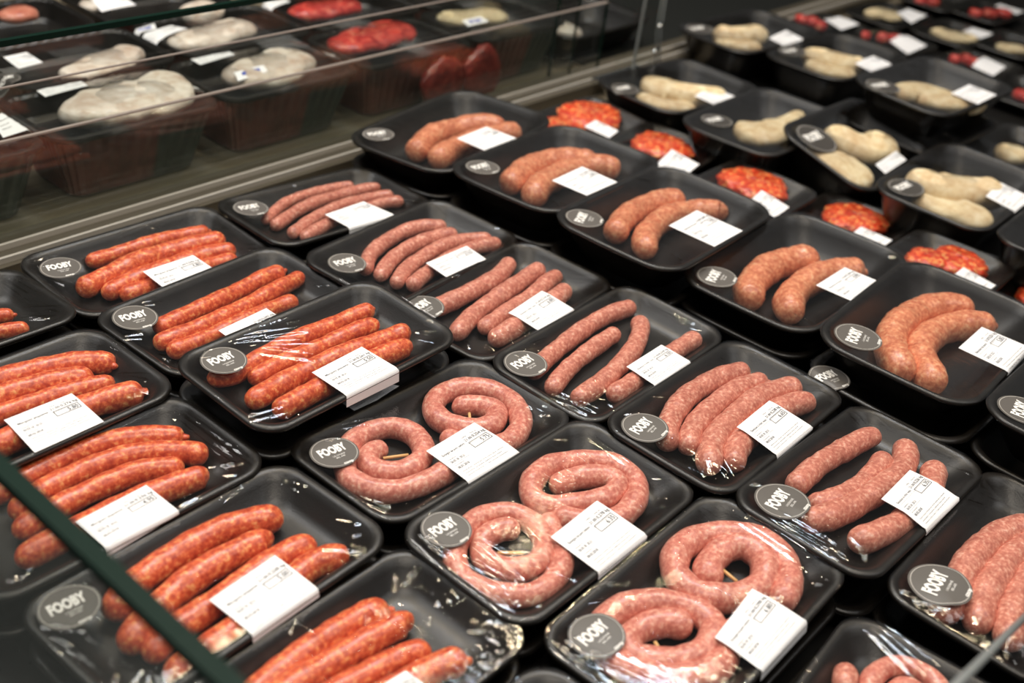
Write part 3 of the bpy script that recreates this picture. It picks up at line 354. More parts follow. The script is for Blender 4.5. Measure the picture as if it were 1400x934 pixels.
M['haze_meat'] = meat_mat('poultry_hazed', srgb(186, 168, 150), srgb(206, 196, 182), srgb(214, 206, 194), srgb(224, 218, 206), 60, .45, .6, .5, .2)  # paler poultry for behind the glass, film haze mixed into the colour
M['chrome'] = plain('clip_chrome', (.7, .7, .68), .2, 1)
M['blue'] = plain('print_blue', srgb(60, 80, 170), .5)

def steel_mat():
    m, nt, b = new_mat('brushed_steel')
    tc = nd(nt, 'ShaderNodeTexCoord'); mp = nd(nt, 'ShaderNodeMapping'); mp.inputs['Scale'].default_value = (1.2, 60, 60)
    nt.links.new(tc.outputs['Object'], mp.inputs[0])
    n = nd(nt, 'ShaderNodeTexNoise', Scale=6.0, Detail=4.0); nt.links.new(mp.outputs[0], n.inputs['Vector'])
    c = ramp(nt, n.outputs[0], [(.3, (.27, .225, .16)), (.7, (.37, .315, .23))])
    nt.links.new(c, b.inputs['Base Color'])
    b.inputs['Metallic'].default_value = .45; b.inputs['Roughness'].default_value = .36
    return m
M['steel'] = steel_mat()

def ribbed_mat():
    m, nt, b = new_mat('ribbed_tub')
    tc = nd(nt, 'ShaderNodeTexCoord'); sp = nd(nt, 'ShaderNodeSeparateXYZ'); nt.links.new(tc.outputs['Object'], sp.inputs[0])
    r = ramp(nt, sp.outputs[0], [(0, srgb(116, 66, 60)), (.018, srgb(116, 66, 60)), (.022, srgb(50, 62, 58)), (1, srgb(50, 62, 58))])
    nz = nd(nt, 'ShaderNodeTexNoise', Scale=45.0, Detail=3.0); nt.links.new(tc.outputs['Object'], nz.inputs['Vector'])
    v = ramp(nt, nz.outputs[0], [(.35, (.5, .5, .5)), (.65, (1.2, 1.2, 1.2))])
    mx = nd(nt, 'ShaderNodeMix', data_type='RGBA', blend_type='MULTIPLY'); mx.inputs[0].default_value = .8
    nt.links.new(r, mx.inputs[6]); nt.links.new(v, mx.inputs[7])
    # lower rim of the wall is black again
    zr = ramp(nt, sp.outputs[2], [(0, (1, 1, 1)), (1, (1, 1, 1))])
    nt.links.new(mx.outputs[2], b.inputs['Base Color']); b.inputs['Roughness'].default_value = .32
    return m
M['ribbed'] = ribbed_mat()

# ------------------------------------------------------------------ object helpers
def mesh(name, verts, faces, mat, parent=None, smooth=True):
    me = bpy.data.meshes.new(name)
    me.from_pydata([tuple(v) for v in np.asarray(verts, float).tolist()], [], [tuple(f) for f in faces])
    me.materials.append(mat)
    if smooth: me.polygons.foreach_set('use_smooth', [True]*len(me.polygons))
    me.update()
    return link(name, me, parent)

def link(name, me, parent=None):
    o = bpy.data.objects.new(name, me); col.objects.link(o)
    if parent is not None: o.parent = parent
    return o

def tag(o, label, cat, group=None, kind=None):
    o['label'] = label
    if cat: o['category'] = cat
    if group: o['group'] = group
    if kind: o['kind'] = kind
    return o

def struct(o, label=None):
    o['kind'] = 'structure'
    if label: o['label'] = label
    return o

def box(x0, x1, y0, y1, z0, z1):
    v = [(x, y, z) for z in (z0, z1) for y in (y0, y1) for x in (x0, x1)]
    f = [(0, 2, 3, 1), (4, 5, 7, 6), (0, 1, 5, 4), (2, 6, 7, 3), (0, 4, 6, 2), (1, 3, 7, 5)]
    return v, f

def join(*parts):
    V, F = [], []
    for v, f in parts:
        n = len(V); V += [tuple(p) for p in v]; F += [tuple(i+n for i in q) for q in f]
    return V, F

def tube(pts, radii, seg=10, cap=True):
    P = np.asarray(pts, float); n = len(P)
    T = np.gradient(P, axis=0); T /= np.linalg.norm(T, axis=1)[:, None]+1e-12
    V = []; F = []
    up = np.array([0, 0, 1.]) if abs(T[0][2]) < .9 else np.array([1., 0, 0])
    for i in range(n):
        a = np.cross(up, T[i]); a /= np.linalg.norm(a)+1e-12; b = np.cross(T[i], a)
        for k in range(seg):
            t = 2*math.pi*k/seg
            V.append(P[i]+radii[i]*(math.cos(t)*a+math.sin(t)*b))
    for i in range(n-1):
        for k in range(seg):
            k2 = (k+1) % seg
            F.append((i*seg+k, i*seg+k2, (i+1)*seg+k2, (i+1)*seg+k))
    if cap:
        F.append(tuple(range(seg-1, -1, -1))); F.append(tuple((n-1)*seg+k for k in range(seg)))
    return V, F

def catmull(pts, step=.0016):
    P = np.asarray(pts, float)
    P = np.vstack([2*P[0]-P[1], P, 2*P[-1]-P[-2]])
    out = []
    for i in range(1, len(P)-2):
        p0, p1, p2, p3 = P[i-1:i+3]
        m = max(2, int(np.linalg.norm(p2-p1)/step))
        for t in np.linspace(0, 1, m, endpoint=False):
            out.append(.5*((2*p1)+(-p0+p2)*t+(2*p0-5*p1+4*p2-p3)*t*t+(-p0+3*p1-3*p2+p3)*t**3))
    out.append(P[-2]); out = np.array(out)
    d = np.r_[0, np.cumsum(np.linalg.norm(np.diff(out, axis=0), axis=1))]
    s = np.linspace(0, d[-1], max(6, int(d[-1]/step)))
    return np.stack([np.interp(s, d, out[:, k]) for k in range(out.shape[1])], 1), s

# ------------------------------------------------------------------ tray shells
def rim_loop(a, b, r, bow, inset, ns=7, nc=9):
    if a == .215: ns = 19
    hx, hy = a/2-inset, b/2-inset
    r = max(r-inset*.35, .012)
    pts = []
    for (sx, sy, a0) in ((1, 1, 0), (-1, 1, 90), (-1, -1, 180), (1, -1, 270)):
        cx, cy = sx*(hx-r), sy*(hy-r)
        for k in range(nc):
            t = math.radians(a0+90*k/(nc-1)); pts.append((cx+r*math.cos(t), cy+r*math.sin(t)))
        nx = {0: (-1, 1), 90: (-1, -1), 180: (1, -1), 270: (1, 1)}[a0]
        x1, y1 = pts[-1]
        if a0 in (0, 180): x2, y2 = -x1, y1
        else: x2, y2 = x1, -y1
        for k in range(1, ns):
            t = k/ns; pts.append((x1+(x2-x1)*t, y1+(y2-y1)*t))
    out = []
    for x, y in pts:
        out.append((x-np.sign(x)*bow*(y/hy)**2*.0+0, y))
    # bowed sides: the middle of every side stands a little further out than the corners
    return [(x*(1-bow/hx*min(1, (y/hy)**2)*.6), y*(1-bow/hy*min(1, (x/hx)**2)*.6)) for x, y in out]

def shell_mesh(cls, deep=None):
    a, b, r, bow, dep, inn = CLASSES[cls]
    if deep: dep = deep
    if cls == 'G':
        prof = [(.034, -dep), (.030, -dep), (.026, -dep+.004), (.006, -.010), (.004, -.006), (0, -.006), (-.001, -.003), (0, -.0005), (.002, 0), (.006, 0), (.009, -.003), (.014, -inn*.8), (.020, -inn), (.05, -inn)]
    else:
        w = .030 if dep > .04 else .024
        prof = [(w+.012, -dep), (w, -dep), (w-.004, -dep+.0025), (.012, -dep*.42), (.0045, -.007), (.0022, -.0052), (.0002, -.0046), (-.0004, -.0028), (.0003, -.0008), (.002, 0), (.0045, -.0002), (.007, -.0016), (.0105, -inn*.30), (w*.74, -inn*.74), (w*.92, -inn*.93), (w+.006, -inn), (w+.016, -inn)]
    V, F = [], []
    loops = [rim_loop(a, b, r, bow, i) for i, z in prof]
    n = len(loops[0])
    for (i, z), lp in zip(prof, loops):
        for k, (x, y) in enumerate(lp):
            if cls == 'G' and i in (.026, .006):
                s = .995 if (k % 2) else 1.012
                x, y = x*s, y*s
            V.append((x, y, z))
    m = len(prof)
    for j in range(m-1):
        for k in range(n):
            k2 = (k+1) % n
            F.append((j*n+k, j*n+k2, (j+1)*n+k2, (j+1)*n+k))
    V.append((0, 0, -dep)); c0 = len(V)-1
    V.append((0, 0, -inn)); c1 = len(V)-1
    for k in range(n):
        k2 = (k+1) % n
        F.append((c0, k2, k)); F.append((c1, (m-1)*n+k, (m-1)*n+k2))
    me = bpy.data.meshes.new('tray_shell')
    me.from_pydata(V, [], F); me.materials.append(M['foam'])
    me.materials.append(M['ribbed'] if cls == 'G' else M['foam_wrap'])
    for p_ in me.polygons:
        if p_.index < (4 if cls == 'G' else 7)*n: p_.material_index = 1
    me.polygons.foreach_set('use_smooth', [cls != 'G']*len(me.polygons)); me.update()
    return me
SHELL = {c: shell_mesh(c) for c in CLASSES}
def thin_shell(cls):   # lower tray of a stack: rim and walls, plain floor
    return SHELL[cls]

# ------------------------------------------------------------------ cling film as a membrane over the contents
def sdf(x, y, cls, inset=.001):
    a, b, r, bow = CLASSES[cls][:4]
    hx = a/2-inset; hy = b/2-inset
    qx = np.abs(x)-hx+r; qy = np.abs(y)-hy+r
    return np.hypot(np.maximum(qx, 0), np.maximum(qy, 0))+np.minimum(np.maximum(qx, qy), 0)-r

class Film:
    def __init__(s, tr, cls, contents, fine, folds):
        a, b, r, bow = CLASSES[cls][:4]
        s.cls = cls; s.a, s.b = a, b
        nx, ny = (220, 132) if fine else (44, 28)
        s.x = np.linspace(-a/2, a/2, nx); s.y = np.linspace(-b/2, b/2, ny)
        X, Y = np.meshgrid(s.x, s.y, indexing='ij')
        cx, cy = np.linspace(-a/2, a/2, 60), np.linspace(-b/2, b/2, 38)
        CX, CY = np.meshgrid(cx, cy, indexing='ij')
        ob = np.full(CX.shape, -.05)
        for pts, rad, zc, flat in contents:
            for (px, py), rr in zip(pts, rad):
                d2 = (CX-px)**2+(CY-py)**2
                ob = np.maximum(ob, np.where(d2 < rr*rr, zc+np.sqrt(np.maximum(rr*rr-d2, 0))*flat, -.05))
        ob += .0006
        inside = sdf(CX, CY, cls) < -.003
        h = np.where(inside, np.maximum(ob, .0), 0)
        ob = np.minimum(ob, .014)
        for _ in range(260):
            av = np.zeros_like(h)
            av[1:-1, 1:-1] = (h[2:, 1:-1]+h[:-2, 1:-1]+h[1:-1, 2:]+h[1:-1, :-2])/4
            h = np.where(inside, np.maximum(av, ob), 0)
        fx = np.interp(s.x, cx, np.arange(60)); fy = np.interp(s.y, cy, np.arange(38))
        i0 = np.minimum(fx.astype(int), 58); j0 = np.minimum(fy.astype(int), 36)
        u = (fx-i0)[:, None]; v = (fy-j0)[None]
        H = h[np.ix_(i0, j0)]*(1-u)*(1-v)+h[np.ix_(i0+1, j0)]*u*(1-v)+h[np.ix_(i0, j0+1)]*(1-u)*v+h[np.ix_(i0+1, j0+1)]*u*v
        base = H.copy()
        if fine:
            for (x0, y0, x1, y1, sg, am) in folds:
                d = np.array([x1-x0, y1-y0]); L = np.hypot(*d); d = d/L
                t = (X-x0)*d[0]+(Y-y0)*d[1]; q = -(X-x0)*d[1]+(Y-y0)*d[0]
                wgt = np.clip(t/(.25*L), 0, 1)*np.clip((L-t)/(.25*L), 0, 1)
                H = H+am*wgt*np.exp(-(q/sg)**2)
        s.H = H+.0006; s.base = base+.0006
        s.X, s.Y = X, Y
    def at(s, x, y, flat=True):
        G = s.base if flat else s.H
        x = np.asarray(x, float); y = np.asarray(y, float)
        fx = np.clip((x+s.a/2)/s.a*(len(s.x)-1), 0, len(s.x)-1.001); fy = np.clip((y+s.b/2)/s.b*(len(s.y)-1), 0, len(s.y)-1.001)
        i = fx.astype(int); j = fy.astype(int); u = fx-i; v = fy-j
        z = G[i, j]*(1-u)*(1-v)+G[i+1, j]*u*(1-v)+G[i, j+1]*(1-u)*v+G[i+1, j+1]*u*v
        d = sdf(x, y, s.cls, .0)
        d1 = np.maximum(d+.002, 0)
        return z-np.minimum(d1, .004)**2*90-np.maximum(d1-.004, 0)*1.6
    def build(s, parent):
        X, Y = s.X.copy(), s.Y.copy(); Z = s.H.copy()
        a, b, r, bow = CLASSES[s.cls][:4]
        hx, hy = a/2-.0005, b/2-.0005
        # pull the corners of the sheet onto the rounded rim
        ox = np.maximum(np.abs(X)-(hx-r), 0); oy = np.maximum(np.abs(Y)-(hy-r), 0)
        L = np.hypot(ox, oy); k = np.where(L > r, r/np.maximum(L, 1e-9), 1)
        both = (ox > 0) & (oy > 0)
        X = np.where(both, np.sign(X)*((hx-r)+ox*k), np.clip(X, -hx, hx)); Y = np.where(both, np.sign(Y)*((hy-r)+oy*k), np.clip(Y, -hy, hy))
        nx, ny = X.shape
        V = np.stack([X, Y, Z], -1).reshape(-1, 3)
        idx = np.arange(nx*ny).reshape(nx, ny)
        F = np.stack([idx[:-1, :-1], idx[1:, :-1], idx[1:, 1:], idx[:-1, 1:]], -1).reshape(-1, 4)
        return mesh('wrap_film', V, F.tolist(), M['film'], parent)

# ------------------------------------------------------------------ lettering
_txt = {}
def text_shape(s, bold=0.0):
    key = (s, bold)
    if key in _txt: return _txt[key]
    cu = bpy.data.curves.new('lettering_source', 'FONT'); cu.body = s; cu.size = 1; cu.resolution_u = 2; cu.offset = bold; cu.fill_mode = 'FRONT'
    o = bpy.data.objects.new('lettering_source', cu); col.objects.link(o)
    dg = bpy.context.evaluated_depsgraph_get(); dg.update()
    me = o.evaluated_get(dg).to_mesh()
    V = np.array([v.co[:2] for v in me.vertices]); F = [tuple(p.vertices) for p in me.polygons]
    o.evaluated_get(dg).to_mesh_clear()
    bpy.data.objects.remove(o); bpy.data.curves.remove(cu)
    lo, hi = V.min(0), V.max(0)
    V = (V-[lo[0], 0])
    _txt[key] = (V, F, hi[0]-lo[0])
    return _txt[key]

def place_text(acc, s, x, y, h, w=None, bold=0.0):
    """adds text with baseline start (x,y), cap height h, total width w, in a flat 2D frame"""
    V, F, wid = text_shape(s, bold)
    sy = h/.70; sx = (w/wid) if w else sy
    n = sum(len(v) for v, f in acc)
    acc.append((np.stack([x+V[:, 0]*sx, y+V[:, 1]*sy], 1), [tuple(i+n for i in f) for f in F]))

def rect2(acc, x0, y0, x1, y1):
    n = sum(len(v) for v, f in acc)
    acc.append((np.array([(x0, y0), (x1, y0), (x1, y1), (x0, y1)]), [(n, n+1, n+2, n+3)]))

def frame2(acc, x0, y0, x1, y1, t):
    rect2(acc, x0, y0, x1, y0+t); rect2(acc, x0, y1-t, x1, y1); rect2(acc, x0, y0+t, x0+t, y1-t); rect2(acc, x1-t, y0+t, x1, y1-t)

def flat(acc):
    return np.vstack([v for v, f in acc]), [q for v, f in acc for q in f]

PRODUCT = {'red': 'Merguez piquante', 'pale': 'Saucisse à rôtir veau', 'coil': 'Escargot de porc nature', 'tan': 'Saucisse de porc', 'x': 'Nature'}
def label_print(kind, weight, price, simple):
    acc = []   # unit frame: x along the text, y up from the lower edge, real size 57 x 44 mm
    W, H = 57., 44.
    A = lambda s, x, y, h, w=None, b=0.0: place_text(acc, s, x, y, h, w, b*.3)
    A(PRODUCT[kind], 5, 30.5, 2.3, 25, .012)
    A('CHF/kg', 33, 36.2, 1.2, 5); A('Poids net', 43, 36.2, 1.2, 7)
    A('21.00', 32.5, 31.8, 2.6, 8, .01); A(weight+' kg', 41.5, 31.8, 3.0, 14, .02)
    frame2(acc, 33, 22.5, 54, 29.8, .5); A(price, 44, 24, 4.0, 8.5, .02)
    if not simple:
        rect2(acc, 5, 28.4, 52, 28.55)
        A('Emballé le', 5, 24.6, 1.1, 8); A('06.03.18  20.21', 5, 21, 2.4, 15, .01)
        rect2(acc, 5, 19.6, 24, 19.75)
        A('A consommer', 5, 17.2, 1.1, 10); A('08.03.2018', 5, 13.4, 2.4, 12, .01)
        A('Viande de porc (Suisse), eau, sel de cuisine, épices, dextrose', 5, 9.3, 1.1, 46)
        A('conservateur, antioxydant, stabilisant, boyau naturel.', 5, 6.6, 1.1, 42)
        A('Conserver au frais à max. 5 °C. Bien cuire avant consommation.', 5, 3.9, 1.1, 46)
    else:
        A('06.03.18', 5, 21, 2.4, 12); A('08.03.2018', 5, 13.4, 2.4, 12)
        rect2(acc, 5, 8, 50, 8.6)
    V, F = flat(acc)
    return V/[W, H], F

def drape(film, xy, lift):
    xy = np.array(xy, float)
    over = np.maximum(np.abs(xy[:, 1])-(film.b/2-.0008), 0)      # what hangs over the long rim folds straight down
    xy[:, 1] -= np.sign(xy[:, 1])*over*.93
    z = np.where(over > 0, film.at(xy[:, 0], np.sign(xy[:, 1])*(film.b/2-.0012)), film.at(xy[:, 0], xy[:, 1]))
    return np.c_[xy[:, 0], xy[:, 1]+np.sign(xy[:, 1])*np.where(over > 0, .0008, 0), z-over+lift]

def add_label(parent, film, quad, kind, weight, price, simple=False, blank=False, ext=1.0):
    Lq, Tq, Rq, Bq = [np.array(q) for q in quad]
    def m(uv):
        u, v = uv[:, :1], 1-uv[:, 1:]       # v measured from the upper edge
        return Lq*(1-u)*(1-v)+Tq*u*(1-v)+Rq*u*v+Bq*(1-u)*v
    nu, nv = 16, 14
    uv = np.array([(i/nu, 1-ext*j/nv) for i in range(nu+1) for j in range(nv+1)])
    F = [(i*(nv+1)+j, (i+1)*(nv+1)+j, (i+1)*(nv+1)+j+1, i*(nv+1)+j+1) for i in range(nu) for j in range(nv)]
    P = drape(film, m(uv), .0006)
    lab = mesh('price_label', P, F, M['paper'], parent)
    if not blank:
        V, F = label_print(kind, weight, price, simple)
        mesh('printed_text', drape(film, m(V), .0009), F, M['ink'], lab, smooth=False)
    return lab

def add_sticker(parent, film, cx, cy, r, ang, dark=False, simple=False):
    ca, sa = math.cos(ang), math.sin(ang)
    R2 = np.array([[ca, sa], [-sa, ca]])
    m = lambda xy: np.array([cx, cy])+(np.asarray(xy)*r)@R2
    seg = 48
    V = [(0, 0)]; F = []
    rings = (.35, .7, 1.0)
    for q in rings: V += [(q*math.cos(2*math.pi*k/seg), q*math.sin(2*math.pi*k/seg)) for k in range(seg)]
    for k in range(seg):
        k2 = (k+1) % seg; F.append((0, 1+k, 1+k2))
        for j in range(2): F.append((1+j*seg+k, 1+(j+1)*seg+k, 1+(j+1)*seg+k2, 1+j*seg+k2))
    st = mesh('round_sticker', drape(film, m(V), .0007), F, M['kstick'] if dark else M['sticker'], parent)
    V = []; F = []
    for q in (.905, .935): V += [(q*math.cos(2*math.pi*k/seg), q*math.sin(2*math.pi*k/seg)) for k in range(seg)]
    for k in range(seg): F.append((k, seg+k, seg+(k+1) % seg, (k+1) % seg))
    mesh('border_ring', drape(film, m(V), .0010), F, M['ring'], st, smooth=False)
    acc = []
    place_text(acc, 'FOOBY', -.62, -.06, .46, 1.22, .05)
    if not simple:
        place_text(acc, 'LAUSANNE', -.22, -.30, .085, .55); place_text(acc, 'BEL-AIR', -.14, -.44, .085, .40)
    if not dark: place_text(acc, 'coop', -.06, -.90, .14, .44, .04)
    V, F = flat(acc)
    mesh('lettering', drape(film, m(V), .0010), F, M['white'], st, smooth=False)
    return st

# ------------------------------------------------------------------ meat
def sausage_geom(pts2, r, zc, seed, coil=False):
    rs = np.random.RandomState(seed)
    P, s = catmull([(p[0], p[1]) for p in pts2])
    # the traced ends are the tips: keep the round ends inside that length
    n = len(P); L = s[-1]
    ph = rs.rand(4)*6.28
    rad = []
    for t in s:
        e = min(t, L-t)
        q = 1.0 if e > 1.25*r else math.sqrt(max(0, 1-(1-e/(1.25*r))**2.6))
        q = max(q, .22)
        w = 1+.035*math.sin(t*95+ph[0])+.025*math.sin(t*240+ph[1])
        rad.append(r*q*w)
    Z = zc+.0006*np.sin(s*60+ph[2])
    P3 = np.c_[P, Z]
    seg = 18
    V, F = tube(P3, rad, seg)
    V = np.array(V)
    # fine lumps under the casing
    nz = np.sin(V[:, 0]*420+ph[0])*np.sin(V[:, 1]*380+ph[1])*np.sin(V[:, 2]*450+ph[2])
    c = np.repeat(P3, seg, 0)
    d = V-c; V = c+d*(1+.030*nz[:, None])
    # small crimped casing end on some of them
    T1 = P3[-1]-P3[-3]; T1 /= np.linalg.norm(T1)
    if rs.rand() < .35:
        p = P3[-1]; k = .0016+.0022*rs.rand()
        q = [p-T1*.003, p+T1*k*.3+np.array([0, 0, .0003]), p+T1*k+np.array([0, 0, .0012])]
        return join((V.tolist(), F), tube(q, [r*.42, r*.30, r*.17], 8))
    return V.tolist(), F

def blob_geom(chain, h, zb, kind, seed):
    """flattened piece built round a chain of (x, y, radius)"""
    rs = np.random.RandomState(seed)
    ch = np.array(chain)
    if len(ch) == 1:
        x, y, r = ch[0]
        nu, nv = 40, 22
        V, F = [], []
        ph = rs.rand(6)*6.28
        for j in range(nv+1):
            t = -math.pi/2+math.pi*j/nv
            for i in range(nu):
                p = 2*math.pi*i/nu
                cr = abs(math.cos(t))**.55; cz = np.sign(math.sin(t))*abs(math.sin(t))**.8
                k = 1+.05*math.sin(2*p+ph[0])+.05*math.sin(3*p+ph[1])+.03*math.sin(5*p+ph[2])
                b = 1+(.06*math.sin(9*p+ph[3])*math.sin(7*t+ph[4])+.05*math.sin(17*p+ph[5])*math.sin(13*t))*(1 if kind == 'patty' else .8)
                V.append((x+r*k*b*cr*math.cos(p), y+r*k*b*cr*math.sin(p), zb+h/2+h/2*cz*(1+.12*(b-1)*8)))
        for j in range(nv):
            for i in range(nu):
                i2 = (i+1) % nu; F.append((j*nu+i, j*nu+i2, (j+1)*nu+i2, (j+1)*nu+i))
        return V, F
    P, s = catmull(ch, .003)
    n = len(P); L = s[-1]; seg = 20; ph = rs.rand(6)*6.28
    V, F = [], []
    T = np.gradient(P[:, :2], axis=0); T /= np.linalg.norm(T, axis=1)[:, None]
    for i in range(n):
        e = min(s[i], L-s[i]); r = P[i, 2]
        q = max(.12, math.sqrt(min(1, max(0, 1-(1-min(1, e/(1.0*r)))**2))))
        nx, ny = -T[i, 1], T[i, 0]
        for k in range(seg):
            t = 2*math.pi*k/seg
            b = 1+.05*math.sin(s[i]*90+ph[0]+2*t)+.035*math.sin(s[i]*190+ph[1])*math.sin(3*t+ph[2])
            w = r*q*b*np.sign(math.cos(t))*abs(math.cos(t))**.75*1.12
            V.append((P[i, 0]+nx*w, P[i, 1]+ny*w, zb+h/2+(h/2)*(.55+.45*min(1, r/.012))*q*b*math.sin(t)))
    for i in range(n-1):
        for k in range(seg):
            k2 = (k+1) % seg; F.append((i*seg+k, i*seg+k2, (i+1)*seg+k2, (i+1)*seg+k))
    F.append(tuple(range(seg-1, -1, -1))); F.append(tuple((n-1)*seg+k for k in range(seg)))
    return V, F

def world_mesh(name, V, F, mat, tr):
    O = np.array(TRAYS[tr][1]); R = np.array(TRAYS[tr][2])
    V = np.asarray(V, float)@R.T+O
    c = V.mean(0); c[2] = V[:, 2].min()
    o = mesh(name, V-c, F, mat); o.location = c
    return o

# ------------------------------------------------------------------ what each tray is called
SHORT = {
 'S1': 'rearmost coil tray', 'S2': 'middle coil tray', 'S3': 'front coil tray', 'VQ': 'cut-off coil tray at the bottom edge',
 'V9': 'pale sausage tray beside the steel rail', 'V0': 'second pale sausage tray from the rail', 'V2': 'third pale sausage tray from the rail',
 'V1': 'fourth pale sausage tray from the rail', 'V3': 'fifth pale sausage tray from the rail', 'V4': 'sixth pale sausage tray from the rail',
 'VR': 'pale sausage tray at the lower right corner',
 'C1': 'red sausage tray nearest the steel rail', 'C2': 'red sausage tray partly under the raised one', 'C3': 'raised red sausage tray on a stack', 'C0': 'upper red sausage tray cut by the left edge',
 'L1': 'lower red sausage tray cut by the left edge', 'L2': 'red sausage tray whose label touches the glass edge', 'L3': 'red sausage tray crossed by the glass edge', 'L4': 'red sausage tray at the bottom edge', 'S4': 'sliver of tray at the bottom edge',
 'D1': 'deep thick-sausage tray nearest the rail', 'D2': 'second deep thick-sausage tray from the rail', 'D3': 'third deep thick-sausage tray from the rail', 'D4': 'fourth deep thick-sausage tray from the rail', 'D5': 'fifth deep thick-sausage tray from the rail', 'D6': 'deep tray cut by the right edge',
 'P1': 'patty tray nearest the rail', 'P2': 'second patty tray from the rail', 'P3': 'third patty tray from the rail', 'P4': 'fourth patty tray from the rail', 'P5': 'fifth patty tray from the rail', 'P6': 'patty tray at the right edge',
 'K1': 'chicken tray beside the acrylic divider', 'K2': 'chicken tray half under the tilted one', 'K3': 'tilted chicken tray', 'K4': 'chicken tray in front of the tilted one', 'K0': 'glossy dark tray at the right edge',
 'K6': 'back-row chicken tray nearest the rail', 'K7': 'second back-row chicken tray from the rail', 'K8': 'third back-row chicken tray from the rail', 'K9': 'low chicken tray at the right edge',
 'B1': 'red meat tray behind the back-row chicken', 'B2': 'crumbed cutlet tray in the far row', 'B3': 'mixed red skewer tray in the middle distance', 'B4': 'crumbed cutlet tray in the middle distance', 'B5': 'red skewer tray right of the back-row chicken', 'B6': 'red meat tray cut by the top edge', 'B7': 'red meat tray in the top right corner', 'B8': 'crumbed cutlet tray at the right edge', 'B9': 'red meat tray at the right edge',
 'G0': 'ribbed tub at the left end behind the glass', 'G1': 'first ribbed poultry tub behind the glass', 'G2': 'second ribbed poultry tub behind the glass', 'G3': 'ribbed red meat tub behind the glass', 'G7': 'ribbed cutlet tub behind the glass', 'GB': 'poultry tray behind the glass pane end',
 'G4': 'second-row pale poultry tub at left behind the glass', 'G5': 'second-row poultry tub behind the glass', 'G6': 'second-row red meat tub behind the glass', 'GD': 'second-row empty-looking tub behind the glass', 'G8': 'third-row salmon tub in the top left corner', 'G9': 'third-row poultry tub at the top edge',
}
GROUP = {'S': 'coiled sausage trays', 'V': 'pale sausage trays', 'C': 'red sausage trays', 'L': 'red sausage trays', 'D': 'deep trays of thick sausages', 'P': 'patty trays', 'K': 'chicken trays', 'B': 'trays in the far rows', 'G': 'tubs behind the glass'}
WEIGHT = {'S1': ('0,254', '5.75'), 'S2': ('0,278', '6.35'), 'S3': ('0,298', '6.80'), 'C3': ('0,261', '5.50'), 'L1': ('0,276', '5.80'), 'L2': ('0,236', '4.95'), 'L3': ('0,238', '5.00'), 'V3': ('0,238', '6.65'), 'V4': ('0,226', '6.35'), 'V1': ('0,218', '6.10'), 'V2': ('0,214', '6.00')}
ORD = ['first', 'second', 'third', 'fourth', 'fifth']
NUM = {1: 'one', 2: 'two', 3: 'three', 4: 'four', 5: 'five'}
FINE = set('S1 S2 S3 VQ V9 V0 V2 V1 V3 V4 VR C0 C1 C2 C3 L1 L2 L3 L4 D2 D3 D4 D5'.split())

# folds of the stretched film: a few long ones measured per tray, plus the small puckers every wrapped corner has
def folds_for(n):
    rs = np.random.RandomState(sum(map(ord, n))*7+3)
    a, b = CLASSES[TRAYS[n][0]][:2]
    out = []
    for (x0, y0, x1, y1, k) in FOLDS.get(n, []):
        d = np.array([x1-x0, y1-y0]); L = np.hypot(*d); nrm = np.array([-d[1], d[0]])/L
        for i in range(k):
            o = nrm*(i-(k-1)/2)*.0052+nrm*rs.uniform(-.001, .001)
            sp = 1+.9*(i-(k-1)/2)/max(1, k)
            out.append((x0+o[0], y0+o[1], x1+o[0]*1.5+d[0]*rs.uniform(-.12, .05), y1+o[1]*1.5+d[1]*rs.uniform(-.12, .05), rs.uniform(.0014, .0026), rs.uniform(.0007, .0012)))
    if n == 'VQ': return out
    for sx in (-1, 1):
        for sy in (-1, 1):
            for i in range(rs.randint(4, 8)):
                t = rs.uniform(0, 1); L = rs.uniform(.012, .034)
                x0 = sx*(a/2-.002-.028*t); y0 = sy*(b/2-.002-.028*(1-t))
                ang = math.atan2(-sy, -sx)+rs.uniform(-.5, .5)
                out.append((x0, y0, x0+L*math.cos(ang), y0+L*math.sin(ang), rs.uniform(.0012, .0022), rs.uniform(.0003, .0008)))
    for i in range(rs.randint(5, 9)):
        sy = rs.choice((-1, 1)); x0 = rs.uniform(-.08, .08); y0 = sy*(b/2-.003); L = rs.uniform(.010, .03)
        ang = -sy*math.pi/2+rs.uniform(-.9, .9)
        out.append((x0, y0, x0+L*math.cos(ang), y0+L*math.sin(ang), rs.uniform(.0012, .002), rs.uniform(.0002, .0006)))
    return out

content = {}
for tr, kind, r, pts, lift in SAUSAGES:
    zc = -CLASSES[TRAYS[tr][0]][5]+r+lift
    P, _ = catmull([(p[0], p[1]) for p in pts], .004)
    content.setdefault(tr, []).append((P, [r]*len(P), zc, 1.0))
for tr, kind, h, chain, lift in BLOBS:
    zb = -CLASSES[TRAYS[tr][0]][5]+lift
    if len(chain) == 1: P = [chain[0]]
    else: P, _ = catmull(chain, .004)
    content.setdefault(tr, []).append(([(p[0], p[1]) for p in P], [p[2] for p in P], zb+h/2, (h/2)/max(p[2] for p in P)))

# ------------------------------------------------------------------ build trays
DECK = -.057
KIND_OF = {}
for s_ in SAUSAGES: KIND_OF.setdefault(s_[0], s_[1])
for t_ in ('S1', 'S2', 'S3'): KIND_OF[t_] = 'coil'
KIND_OF['VQ'] = 'coil'
WHAT = {'red': 'with red sausages', 'pale': 'with pale pink sausages', 'coil': 'with coiled sausages', 'tan': 'with two thick sausages'}

def tray_root(n, z_off=0.0, name='meat_tray', spin=0.0):
    O = Vector(TRAYS[n][1]); R = Matrix(TRAYS[n][2])
    o = bpy.data.objects.new(name, None); col.objects.link(o); o.empty_display_size = .02
    mw = Matrix.Translation(O+R@Vector((0, 0, z_off)))@(R@Matrix.Rotation(spin, 3, 'Z')).to_4x4()
    o.matrix_world = mw
    return o

